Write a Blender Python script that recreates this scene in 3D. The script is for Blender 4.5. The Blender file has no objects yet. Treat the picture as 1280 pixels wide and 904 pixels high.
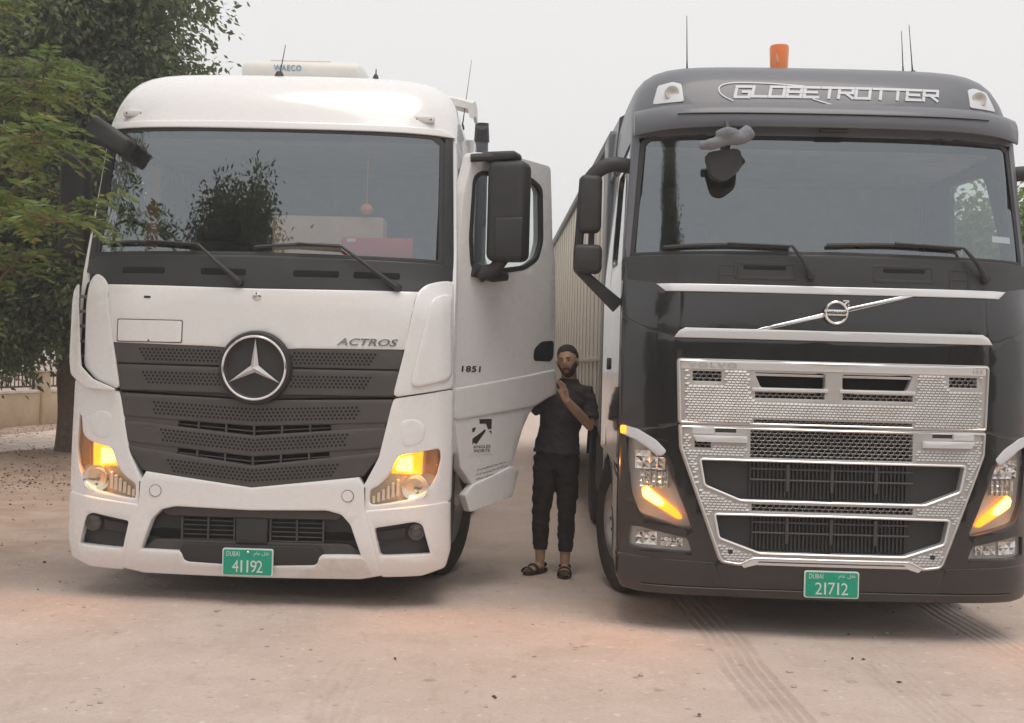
import bpy, bmesh, math, random
import numpy as np
from mathutils import Vector, Matrix
from mathutils.geometry import tessellate_polygon
R = math.radians
scene = bpy.context.scene
COL = scene.collection
random.seed(7)

# ------------------------------------------------------------------ camera
cam = bpy.data.cameras.new('camera'); camo = bpy.data.objects.new('camera', cam); COL.objects.link(camo)
cam.sensor_width = 36; cam.lens = 36*1415/1280; cam.clip_start = .05; cam.clip_end = 3000
_t = R(1.5)
camo.matrix_world = (Matrix.Translation((0, 0, 1.64)) @ Matrix(((math.cos(_t), -math.sin(_t), 0, 0), (0, 0, -1, 0), (math.sin(_t), math.cos(_t), 0, 0), (0, 0, 0, 1))) @ Matrix.Rotation(3/1415, 4, 'X'))
scene.camera = camo

# ------------------------------------------------------------------ sky, sun, exposure
SUN_EL, SUN_AZ = R(73), R(165)        # sun placed high behind the camera to brighten truck fronts and ground, azimuth from +Y towards +X
wd = bpy.data.worlds.new('World'); scene.world = wd; wd.use_nodes = True
nt = wd.node_tree; nt.nodes.clear()
sky = nt.nodes.new('ShaderNodeTexSky'); sky.sky_type = 'NISHITA'; sky.sun_disc = False
sky.sun_elevation = SUN_EL; sky.sun_rotation = SUN_AZ; sky.air_density = 1.0; sky.dust_density = 1.0; sky.ozone_density = 1.0
hsv = nt.nodes.new('ShaderNodeHueSaturation'); hsv.inputs['Saturation'].default_value = .55; hsv.inputs['Value'].default_value = .10
mx = nt.nodes.new('ShaderNodeMix'); mx.data_type = 'RGBA'; mx.inputs['Factor'].default_value = .86
mx.inputs['B'].default_value = (7.75, 7.66, 7.62, 1)      # the even white haze of the evening sky
bg = nt.nodes.new('ShaderNodeBackground'); bg.inputs['Strength'].default_value = .105
wo = nt.nodes.new('ShaderNodeOutputWorld')
nt.links.new(sky.outputs[0], hsv.inputs['Color']); nt.links.new(hsv.outputs[0], mx.inputs['A'])
nt.links.new(mx.outputs['Result'], bg.inputs['Color']); nt.links.new(bg.outputs[0], wo.inputs['Surface'])
sl = bpy.data.lights.new('sun', 'SUN'); slo = bpy.data.objects.new('sun', sl); COL.objects.link(slo)
sl.energy = 1.35; sl.angle = R(36); sl.color = (1, .91, .82)
_d = Vector((math.sin(SUN_AZ)*math.cos(SUN_EL), math.cos(SUN_AZ)*math.cos(SUN_EL), math.sin(SUN_EL)))
slo.rotation_euler = _d.to_track_quat('Z', 'Y').to_euler()
vs = scene.view_settings; vs.view_transform = 'Standard'; vs.look = 'None'; vs.exposure = 0.38; vs.gamma = 1.0; vs.use_curve_mapping = False

# ------------------------------------------------------------------ materials
M = {}
def mat(name, col, rough=.5, metal=0, coat=0, var=0, vscale=6, bump=0, bscale=60, dirt=None, emit=None, estr=0, spec=.5, trans=0):
    m = bpy.data.materials.new(name); m.use_nodes = True; n = m.node_tree; b = n.nodes['Principled BSDF']
    b.inputs['Base Color'].default_value = (*col, 1); b.inputs['Roughness'].default_value = rough
    b.inputs['Metallic'].default_value = metal; b.inputs['Coat Weight'].default_value = coat; b.inputs['Coat Roughness'].default_value = .06
    b.inputs['Specular IOR Level'].default_value = spec
    if var or dirt or bump:
        tc = n.nodes.new('ShaderNodeTexCoord')
    if var or dirt:
        nz = n.nodes.new('ShaderNodeTexNoise'); nz.inputs['Scale'].default_value = vscale; nz.inputs['Detail'].default_value = 6; nz.inputs['Roughness'].default_value = .65
        n.links.new(tc.outputs['Object'], nz.inputs['Vector'])
        rp = n.nodes.new('ShaderNodeValToRGB'); rp.color_ramp.elements[0].position = .32; rp.color_ramp.elements[1].position = .72
        d = dirt or tuple(max(0, c*(1-var)) for c in col)
        rp.color_ramp.elements[0].color = (*(tuple(col[i]*(1-var)+d[i]*var for i in range(3)) if dirt else d), 1)
        rp.color_ramp.elements[1].color = (*(col if dirt else tuple(min(1, c*(1+var*.6)) for c in col)), 1)
        n.links.new(nz.outputs[0], rp.inputs[0]); n.links.new(rp.outputs[0], b.inputs['Base Color'])
        rr = n.nodes.new('ShaderNodeMapRange'); rr.inputs[3].default_value = min(1, rough+.12); rr.inputs[4].default_value = max(0.02, rough-.08)
        n.links.new(nz.outputs[0], rr.inputs[0]); n.links.new(rr.outputs[0], b.inputs['Roughness'])
    if bump:
        n2 = n.nodes.new('ShaderNodeTexNoise'); n2.inputs['Scale'].default_value = bscale; n2.inputs['Detail'].default_value = 4
        n.links.new(tc.outputs['Object'], n2.inputs['Vector'])
        bp = n.nodes.new('ShaderNodeBump'); bp.inputs['Strength'].default_value = bump; bp.inputs['Distance'].default_value = .02
        n.links.new(n2.outputs[0], bp.inputs['Height']); n.links.new(bp.outputs[0], b.inputs['Normal'])
    if emit:
        b.inputs['Emission Color'].default_value = (*emit, 1); b.inputs['Emission Strength'].default_value = estr
    M[name] = m
    return m
def glassmat(name, tint, refl, rough=0.0, ior=1.5, gcol=(1, 1, 1)):
    m = bpy.data.materials.new(name); m.use_nodes = True; n = m.node_tree; n.nodes.clear()
    o = n.nodes.new('ShaderNodeOutputMaterial'); t = n.nodes.new('ShaderNodeBsdfTransparent'); t.inputs[0].default_value = (*tint, 1)
    g = n.nodes.new('ShaderNodeBsdfGlossy'); g.inputs['Roughness'].default_value = rough; g.inputs['Color'].default_value = (*gcol, 1)
    f = n.nodes.new('ShaderNodeLayerWeight'); f.inputs['Blend'].default_value = .5
    pw = n.nodes.new('ShaderNodeMath'); pw.operation = 'POWER'; pw.inputs[1].default_value = 5.0; n.links.new(f.outputs['Facing'], pw.inputs[0])
    f0 = refl+((ior-1)/(ior+1))**2
    a = n.nodes.new('ShaderNodeMath'); a.operation = 'MULTIPLY_ADD'; a.inputs[1].default_value = 1-f0; a.inputs[2].default_value = f0; a.use_clamp = True
    x = n.nodes.new('ShaderNodeMixShader')
    n.links.new(pw.outputs[0], a.inputs[0]); n.links.new(a.outputs[0], x.inputs[0]); n.links.new(t.outputs[0], x.inputs[1]); n.links.new(g.outputs[0], x.inputs[2]); n.links.new(x.outputs[0], o.inputs[0])
    M[name] = m
mat('white_paint', (.81, .81, .82), .26, coat=.7, var=.12, vscale=9, dirt=(.62, .56, .50))
mat('white_scuffed', (.78, .76, .74), .5, coat=.1, var=.35, vscale=14, dirt=(.45, .38, .33))
mat('seam', (.10, .09, .085), .8)
mat('seam_dark', (.035, .032, .03), .9)
mat('black_paint', (.009, .0085, .0095), .20, coat=.8, var=.3, vscale=3, dirt=(.022, .020, .019))
mat('grey_paint', (.120, .128, .150), .42, coat=.22, var=.25, vscale=4, dirt=(.15, .15, .16))
mat('dark_plastic', (.026, .026, .028), .55, var=.4, vscale=9, dirt=(.055, .052, .052), bump=.08, bscale=300)
mat('grille_plastic', (.060, .056, .056), .5, var=.35, vscale=8, dirt=(.11, .095, .09), bump=.05, bscale=250)
mat('cowl_plastic', (.030, .030, .033), .42, var=.3, vscale=7, dirt=(.055, .052, .052))
mat('void', (.006, .006, .006), .9)
mat('chrome', (.82, .82, .83), .14, metal=1)
mat('silver', (.68, .67, .66), .28, metal=.75, var=.3, vscale=10, dirt=(.48, .44, .41))
mat('silver_strip', (.74, .74, .75), .30, metal=.45)
mat('mesh_silver', (.60, .585, .575), .38, metal=.45, var=.6, vscale=5, dirt=(.34, .31, .29))
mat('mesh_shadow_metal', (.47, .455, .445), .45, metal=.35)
mat('rubber', (.022, .021, .020), .8, var=.5, vscale=12, dirt=(.10, .085, .07), bump=.1, bscale=120)
mat('rim_metal', (.42, .41, .40), .38, metal=.8, var=.4, vscale=12, dirt=(.25, .2, .17))
mat('chassis', (.030, .028, .027), .7, var=.5, vscale=8, dirt=(.09, .075, .06))
mat('interior', (.10, .10, .105), .7)
mat('interior_pale', (.34, .32, .30), .8, var=.2, vscale=5)
mat('seat_cloth', (.09, .085, .09), .85, bump=.2, bscale=200)
mat('curtain', (.35, .20, .12), .85, var=.3, vscale=10)
mat('reflector', (.85, .83, .80), .16, metal=1)
mat('lamp_body', (.60, .57, .54), .35, metal=.15)
mat('lamp_dark', (.16, .15, .15), .3, metal=.5)
mat('star_silver', (.86, .86, .87), .22, metal=.35)
mat('tan_board', (.68, .47, .34), .8, var=.15, vscale=6)
mat('red_card', (.52, .055, .06), .6)
mat('paper', (.75, .75, .73), .8)
mat('ink', (.03, .025, .025), .7)
mat('ink_blue', (.20, .34, .46), .6)
mat('bronze_lens', (.42, .22, .10), .25, coat=.5)
mat('amber_plastic', (.80, .20, .03), .25, coat=.5)
mat('amber_glow', (.9, .35, .03), .3, emit=(1, .30, .012), estr=1.7)
mat('amber_core', (1, .6, .2), .3, emit=(1, .50, .07), estr=7)
mat('plate_green', (.010, .34, .22), .45, var=.12, vscale=40)
mat('plate_white', (.62, .70, .66), .5)
mat('text_white', (.62, .64, .68), .5)
mat('trailer_skin', (.80, .75, .68), .40, var=.25, vscale=2.5, dirt=(.64, .56, .47))
mat('trailer_rail', (.16, .15, .14), .5)
mat('trailer_rib', (.78, .73, .66), .45)
mat('skin', (.50, .31, .21), .55, var=.12, vscale=14, bump=.04, bscale=200)
mat('hair', (.024, .019, .017), .6, bump=.7, bscale=260)
mat('beard', (.085, .055, .042), .75, bump=.4, bscale=300)
mat('lips', (.28, .12, .09), .5)
mat('eye_white', (.22, .16, .13), .3)
mat('shirt', (.050, .043, .047), .9, var=.25, vscale=9, bump=.35, bscale=14)
mat('trousers', (.022, .019, .020), .9, var=.25, vscale=9, bump=.35, bscale=12)
mat('sandal', (.030, .020, .016), .7)
mat('cloth_grey', (.20, .21, .23), .9, bump=.4, bscale=30)
mat('bark', (.13, .09, .065), .9, var=.4, vscale=18, bump=.6, bscale=40)
mat('twig', (.16, .12, .07), .85)
mat('wall_plaster', (.50, .38, .26), .9, var=.22, vscale=2.2, bump=.1, bscale=40)
mat('wall_cap', (.62, .56, .48), .85, var=.15)
mat('iron', (.020, .020, .022), .55)
mat('ac_plastic', (.74, .73, .70), .45, var=.08, vscale=4)
glassmat('windscreen', (.72, .76, .76), .165, 0.0, 1.55, (.86, .93, 1.0))
glassmat('side_glass', (.80, .86, .84), .03, 0.0, 1.5)
glassmat('lens', (.93, .93, .93), .02, .02, 1.45)
glassmat('lens_amber_lit', (1.0, .92, .80), .02, .03, 1.45)  # clear lens, the amber lamplight put into its tint

def leafmat(name, cols):
    m = bpy.data.materials.new(name); m.use_nodes = True; n = m.node_tree; b = n.nodes['Principled BSDF']
    at = n.nodes.new('ShaderNodeAttribute'); at.attribute_name = 'tint'
    rp = n.nodes.new('ShaderNodeValToRGB'); cr = rp.color_ramp
    while len(cr.elements) < len(cols): cr.elements.new(.5)
    for i, (p, c) in enumerate(cols): cr.elements[i].position = p; cr.elements[i].color = (*c, 1)
    n.links.new(at.outputs['Fac'], rp.inputs[0]); n.links.new(rp.outputs[0], b.inputs['Base Color'])
    b.inputs['Roughness'].default_value = .55; b.inputs['Specular IOR Level'].default_value = .35
    tr = n.nodes.new('ShaderNodeBsdfTranslucent'); n.links.new(rp.outputs[0], tr.inputs[0])
    mxs = n.nodes.new('ShaderNodeMixShader'); mxs.inputs[0].default_value = .45
    o = n.nodes['Material Output']; n.links.new(b.outputs[0], mxs.inputs[1]); n.links.new(tr.outputs[0], mxs.inputs[2]); n.links.new(mxs.outputs[0], o.inputs[0])
    M[name] = m
leafmat('leaf_dark', [(0, (.070, .095, .045)), (.55, (.135, .168, .080)), (.9, (.20, .23, .105)), (1, (.26, .26, .13))])
leafmat('leaf_fresh', [(0, (.085, .135, .038)), (.55, (.17, .235, .07)), (.90, (.28, .32, .10)), (1, (.40, .32, .10))])
leafmat('leaf_dry', [(0, (.10, .055, .03)), (.5, (.19, .11, .06)), (1, (.34, .24, .14))])

# ------------------------------------------------------------------ mesh helpers
def tag(o, label=None, cat=None, group=None, kind=None):
    if label: o['label'] = label
    if cat: o['category'] = cat
    if group: o['group'] = group
    if kind: o['kind'] = kind
    return o
def empty(name, loc=(0, 0, 0), rz=0):
    o = bpy.data.objects.new(name, None); COL.objects.link(o); o.location = loc; o.rotation_euler = (0, 0, rz); o.empty_display_size = .2
    return o
def link(name, me, m, parent=None, smooth=35):
    if m is not None and not len(me.materials): me.materials.append(M[m])
    if smooth:
        me.polygons.foreach_set('use_smooth', [True]*len(me.polygons)); me.set_sharp_from_angle(angle=R(smooth))
    o = bpy.data.objects.new(name, me); COL.objects.link(o); o.parent = parent
    return o
class MB:
    def __init__(s): s.v = []; s.f = []
    def add(s, v, f):
        k = len(s.v); s.v += [tuple(p) for p in v]; s.f += [tuple(i+k for i in q) for q in f]; return s
    def box(s, x0, x1, y0, y1, z0, z1):
        return s.add([(x0, y0, z0), (x1, y0, z0), (x1, y1, z0), (x0, y1, z0), (x0, y0, z1), (x1, y0, z1), (x1, y1, z1), (x0, y1, z1)],
                     [(0, 3, 2, 1), (4, 5, 6, 7), (0, 1, 5, 4), (1, 2, 6, 5), (2, 3, 7, 6), (3, 0, 4, 7)])
    def rbox(s, x0, x1, y0, y1, z0, z1, r=.01, seg=2):
        bm = bmesh.new(); bmesh.ops.create_cube(bm, size=1)
        for v in bm.verts: v.co = Vector(((x0+x1)/2+v.co.x*(x1-x0), (y0+y1)/2+v.co.y*(y1-y0), (z0+z1)/2+v.co.z*(z1-z0)))
        bmesh.ops.bevel(bm, geom=bm.edges[:], offset=min(r, .49*min(x1-x0, y1-y0, z1-z0)), segments=seg, affect='EDGES', profile=.5)
        bm.verts.index_update(); s.add([v.co[:] for v in bm.verts], [[v.index for v in f.verts] for f in bm.faces]); bm.free(); return s
    def tube(s, pts, rad, seg=8, flat=None, cap=True, up=Vector((0, 0, 1))):
        pts = [Vector(p) for p in pts]; n = len(pts); rad = rad if isinstance(rad, (list, tuple)) else [rad]*n
        v = []; f = []; px = None
        for i, p in enumerate(pts):
            d = (pts[min(i+1, n-1)]-pts[max(i-1, 0)]).normalized()
            if px is None:
                ref = up if abs(d.dot(up)) < .95 else Vector((1, 0, 0)); px = d.cross(ref).normalized()
            else:
                px = (px-d*px.dot(d)).normalized()
            py = d.cross(px)
            ra = rad[i]; a, b = (ra if isinstance(ra, (tuple, list)) else (ra, ra))
            for k in range(seg):
                t = 2*math.pi*k/seg; v.append(p+px*math.cos(t)*a+py*math.sin(t)*b)
        for i in range(n-1):
            for k in range(seg):
                k2 = (k+1) % seg; f.append((i*seg+k, i*seg+k2, (i+1)*seg+k2, (i+1)*seg+k))
        if cap: f.append(tuple(range(seg-1, -1, -1))); f.append(tuple((n-1)*seg+k for k in range(seg)))
        return s.add(v, f)
    def lathe(s, prof, c, axis='x', seg=32, a0=0):      # prof: (radius, along)
        v = []; f = []; n = len(prof)
        for k in range(seg):
            t = a0+2*math.pi*k/seg
            for r, x in prof:
                p = (x, r*math.cos(t), r*math.sin(t)) if axis == 'x' else ((r*math.cos(t), x, r*math.sin(t)) if axis == 'y' else (r*math.cos(t), r*math.sin(t), x))
                v.append((c[0]+p[0], c[1]+p[1], c[2]+p[2]))
        for k in range(seg):
            k2 = (k+1) % seg
            for i in range(n-1): f.append((k*n+i, k*n+i+1, k2*n+i+1, k2*n+i))
        return s.add(v, f)
    def ell(s, c, r, nu=14, nv=9, fn=None):
        v = []; f = []
        for i in range(nv+1):
            ph = math.pi*i/nv
            for k in range(nu):
                t = 2*math.pi*k/nu; d = Vector((math.sin(ph)*math.cos(t), math.sin(ph)*math.sin(t), math.cos(ph)))
                q = Vector((d.x*r[0], d.y*r[1], d.z*r[2]))
                if fn: q = fn(d, q)
                v.append(Vector(c)+q)
        for i in range(nv):
            for k in range(nu):
                k2 = (k+1) % nu; f.append((i*nu+k, (i+1)*nu+k, (i+1)*nu+k2, i*nu+k2))
        return s.add(v, f)
    def mesh(s, name, fix=True):
        me = bpy.data.meshes.new(name); me.from_pydata(s.v, [], s.f)
        if fix:
            bm = bmesh.new(); bm.from_mesh(me); bmesh.ops.remove_doubles(bm, verts=bm.verts, dist=1e-6); bmesh.ops.recalc_face_normals(bm, faces=bm.faces); bm.to_mesh(me); bm.free()
        me.update(); return me
    def build(s, name, m, parent=None, smooth=35, fix=True): return link(name, s.mesh(name, fix), m, parent, smooth)

def mirror(h):                                      # half outline from top centre (u=0) to bottom centre -> whole outline
    return list(h)+[(-a, b) for a, b in reversed(h) if a > 1e-6]
def flip(h): return [(-a, b) for a, b in h]
def patch(name, m, parent, mapf, outer, holes=(), thick=.03, r=.005, grid=.09, back=False, smooth=40):
    polys = [[Vector((a, b, 0)) for a, b in outer]]+[[Vector((a, b, 0)) for a, b in h] for h in holes]
    flat = [p for pl in polys for p in pl]
    bm = bmesh.new(); vs_ = [bm.verts.new(p) for p in flat]
    for t in tessellate_polygon(polys):
        try: bm.faces.new([vs_[i] for i in t])
        except ValueError: pass
    for ax in (0, 1):
        lo = min(p[ax] for p in flat); hi = max(p[ax] for p in flat); k = math.floor(lo/grid)+1
        no = (1, 0, 0) if ax == 0 else (0, 1, 0)
        while k*grid < hi-1e-4:
            co = (k*grid, 0, 0) if ax == 0 else (0, k*grid, 0)
            bmesh.ops.bisect_plane(bm, geom=bm.verts[:]+bm.edges[:]+bm.faces[:], plane_co=co, plane_no=no, dist=1e-5); k += 1
    bmesh.ops.remove_doubles(bm, verts=bm.verts, dist=1e-5)
    bm.normal_update()
    for f in bm.faces:
        if f.normal.z < 0: f.normal_flip()
    nrm = {}
    be = [e for e in bm.edges if len(e.link_faces) == 1]
    for e in be:
        a, b = e.verts; d = (b.co-a.co)
        if d.length < 1e-9: continue
        nn = Vector((d.y, -d.x, 0)).normalized(); c = e.link_faces[0].calc_center_median()
        if nn.dot(c-a.co) > 0: nn = -nn
        for v in (a, b): nrm.setdefault(v, []).append(nn)
    out = {}
    for v, ns in nrm.items():
        q = sum(ns, Vector((0, 0, 0)))
        if q.length < 1e-6: q = ns[0].copy()
        q.normalize(); out[v] = q/max(.5, q.dot(ns[0]))
    ob = list(bm.verts); par = {v: (v.co.x, v.co.y) for v in ob}
    f0 = list(bm.faces); loops = []
    for e in be:
        l = e.link_loops[0]; loops.append((l.vert, l.link_loop_next.vert))
    prev = {v: v for v in out}
    rings = [(.7*r, .3*r), (r, r), (r, thick)] if r > 0 else [(0, thick)]
    for dr, o in rings:
        cur = {}
        for v, q in out.items():
            a, b = par[v]; nv = bm.verts.new((0, 0, 0)); nv.co = Vector(mapf(a+q.x*dr, b+q.y*dr, o)); cur[v] = nv
        for a, b in loops:
            if a in cur and b in cur: bm.faces.new((prev[b], prev[a], cur[a], cur[b]))
        prev = cur
    if back:
        bk = {}
        for v in ob:
            a, b = par[v]
            bk[v] = prev[v] if v in prev else bm.verts.new(Vector(mapf(a, b, thick)))
        for f in f0:
            try: bm.faces.new([bk[v] for v in reversed(f.verts)])
            except ValueError: pass
    for v in ob: v.co = Vector(mapf(*par[v], 0))
    bm.normal_update()
    f = max(f0, key=lambda q: q.calc_area()); a, b = None, None
    c = f.calc_center_median(); pa = par[f.verts[0]]
    inward = Vector(mapf(pa[0], pa[1], .05))-Vector(mapf(pa[0], pa[1], 0))
    if f.normal.dot(inward) > 0: bmesh.ops.reverse_faces(bm, faces=bm.faces)
    me = bpy.data.meshes.new(name); bm.to_mesh(me); bm.free()
    return link(name, me, m, parent, smooth)
def arc(cx, cy, r, a0, a1, n=12): return [(cx+r*math.cos(R(a0+(a1-a0)*i/n)), cy+r*math.sin(R(a0+(a1-a0)*i/n))) for i in range(n+1)]
def rect(a0, a1, b0, b1, r=0, n=3):
    if r <= 0: return [(a0, b0), (a1, b0), (a1, b1), (a0, b1)]
    return arc(a1-r, b0+r, r, -90, 0, n)+arc(a1-r, b1-r, r, 0, 90, n)+arc(a0+r, b1-r, r, 90, 180, n)+arc(a0+r, b0+r, r, 180, 270, n)
def rounded(poly, r, n=3):                         # round the corners of an outline
    o = []
    for i, p in enumerate(poly):
        p = Vector(p); a = Vector(poly[i-1])-p; b = Vector(poly[(i+1) % len(poly)])-p
        la, lb = a.length, b.length; t = min(r, la*.45, lb*.45); p0 = p+a.normalized()*t; p1 = p+b.normalized()*t
        for k in range(n+1):
            s = k/n; q = p0*(1-s)**2+p*2*s*(1-s)+p1*s*s; o.append((q.x, q.y))
    return o
def inset(poly, d):                                # move an outline inwards by d
    n = len(poly); ar = sum(poly[i][0]*poly[(i+1) % n][1]-poly[(i+1) % n][0]*poly[i][1] for i in range(n)); sg = 1 if ar > 0 else -1; o = []
    for i in range(n):
        a = Vector(poly[i-1]); b = Vector(poly[i]); c = Vector(poly[(i+1) % n]); e1 = (b-a).normalized(); e2 = (c-b).normalized()
        n1 = Vector((-e1.y, e1.x))*sg; n2 = Vector((-e2.y, e2.x))*sg; q = n1+n2; q = q/max(.3, q.dot(n1)) if q.length > 1e-6 else n1
        o.append((b.x+q.x*d, b.y+q.y*d))
    return o
def facets(parent, name, mapf, u0, u1, w0, w1, n, m, seed, deep=.014):   # a lamp reflector of small tilted mirrors
    r_ = random.Random(seed); mb = MB()
    for i in range(n):
        for j in range(m):
            a0, a1 = u0+(u1-u0)*i/n, u0+(u1-u0)*(i+1)/n; b0, b1 = w0+(w1-w0)*j/m, w0+(w1-w0)*(j+1)/m
            d = [r_.uniform(0, deep) for _ in range(4)]; q = [(a0, b0), (a1, b0), (a1, b1), (a0, b1)]
            mb.add([mapf(a, b, d[k]) for k, (a, b) in enumerate(q)]+[mapf((a0+a1)/2, (b0+b1)/2, deep*1.6)], [(0, 1, 4), (1, 2, 4), (2, 3, 4), (3, 0, 4)])
    return mb.build(name, 'reflector', parent, 0, fix=False)
def inpoly(x, y, poly):
    c = False; j = len(poly)-1
    for i in range(len(poly)):
        xi, yi = poly[i]; xj, yj = poly[j]
        if (yi > y) != (yj > y) and x < (xj-xi)*(y-yi)/(yj-yi)+xi: c = not c
        j = i
    return c
def text_raw(s, ext=.02, spacing=1.0, bold=0):
    cu = bpy.data.curves.new('t', 'FONT'); cu.body = s; cu.extrude = ext; cu.resolution_u = 3; cu.space_character = spacing; cu.offset = bold
    ob = bpy.data.objects.new('t', cu); COL.objects.link(ob)
    dg = bpy.context.evaluated_depsgraph_get(); me = bpy.data.meshes.new_from_object(ob.evaluated_get(dg))
    v = [tuple(p.co) for p in me.vertices]; f = [tuple(p.vertices) for p in me.polygons]
    bpy.data.objects.remove(ob); bpy.data.curves.remove(cu); bpy.data.meshes.remove(me)
    return v, f
def text(name, m, parent, mapf, s, a0, a1, b0, b1, depth=.003, slant=0, spacing=1.0, off=0.0, bold=0):
    v, f = text_raw(s, .02, spacing, bold)
    if not v: return None
    xs = [p[0] for p in v]; ys = [p[1] for p in v]; x0, x1, y0, y1 = min(xs), max(xs), min(ys), max(ys)
    w = []
    for x, y, z in v:
        b = b0+(y-y0)/(y1-y0)*(b1-b0); a = a0+(x-x0)/(x1-x0)*(a1-a0)+slant*(b-b0)
        w.append(mapf(a, b, off-depth*(z+.02)/.04))
    return MB().add(w, f).build(name, m, parent, smooth=0)
def strokes(mb, mapf, lines, width, depth=.003):   # 2D polylines drawn as raised bars
    for ln in lines:
        for (xa, ya), (xb, yb) in zip(ln, ln[1:]):
            d = Vector((xb-xa, yb-ya)); L = d.length
            if L < 1e-6: continue
            d /= L; nx, ny = -d.y*width/2, d.x*width/2; e = d*width*.5
            q = [(xa-e.x+nx, ya-e.y+ny), (xb+e.x+nx, yb+e.y+ny), (xb+e.x-nx, yb+e.y-ny), (xa-e.x-nx, ya-e.y-ny)]
            mb.add([mapf(a, b, 0) for a, b in q]+[mapf(a, b, -depth) for a, b in q], [(0, 1, 2, 3), (7, 6, 5, 4), (0, 4, 5, 1), (1, 5, 6, 2), (2, 6, 7, 3), (3, 7, 4, 0)])
    return mb
def interp(x, pts):
    if x <= pts[0][0]: return pts[0][1]
    for (a, b), (c, d) in zip(pts, pts[1:]):
        if x <= c: return b+(d-b)*(x-a)/(c-a)
    return pts[-1][1]
def smoothpts(pts, n=6):                            # Catmull-Rom through points
    P = [Vector(p) for p in pts]; o = []
    for i in range(len(P)-1):
        p0, p1, p2, p3 = P[max(0, i-1)], P[i], P[i+1], P[min(len(P)-1, i+2)]
        for k in range(n):
            t = k/n; o.append(.5*((2*p1)+(p2-p0)*t+(2*p0-5*p1+4*p2-p3)*t*t+(3*p1-p0-3*p2+p3)*t**3))
    o.append(P[-1]); return o

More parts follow.
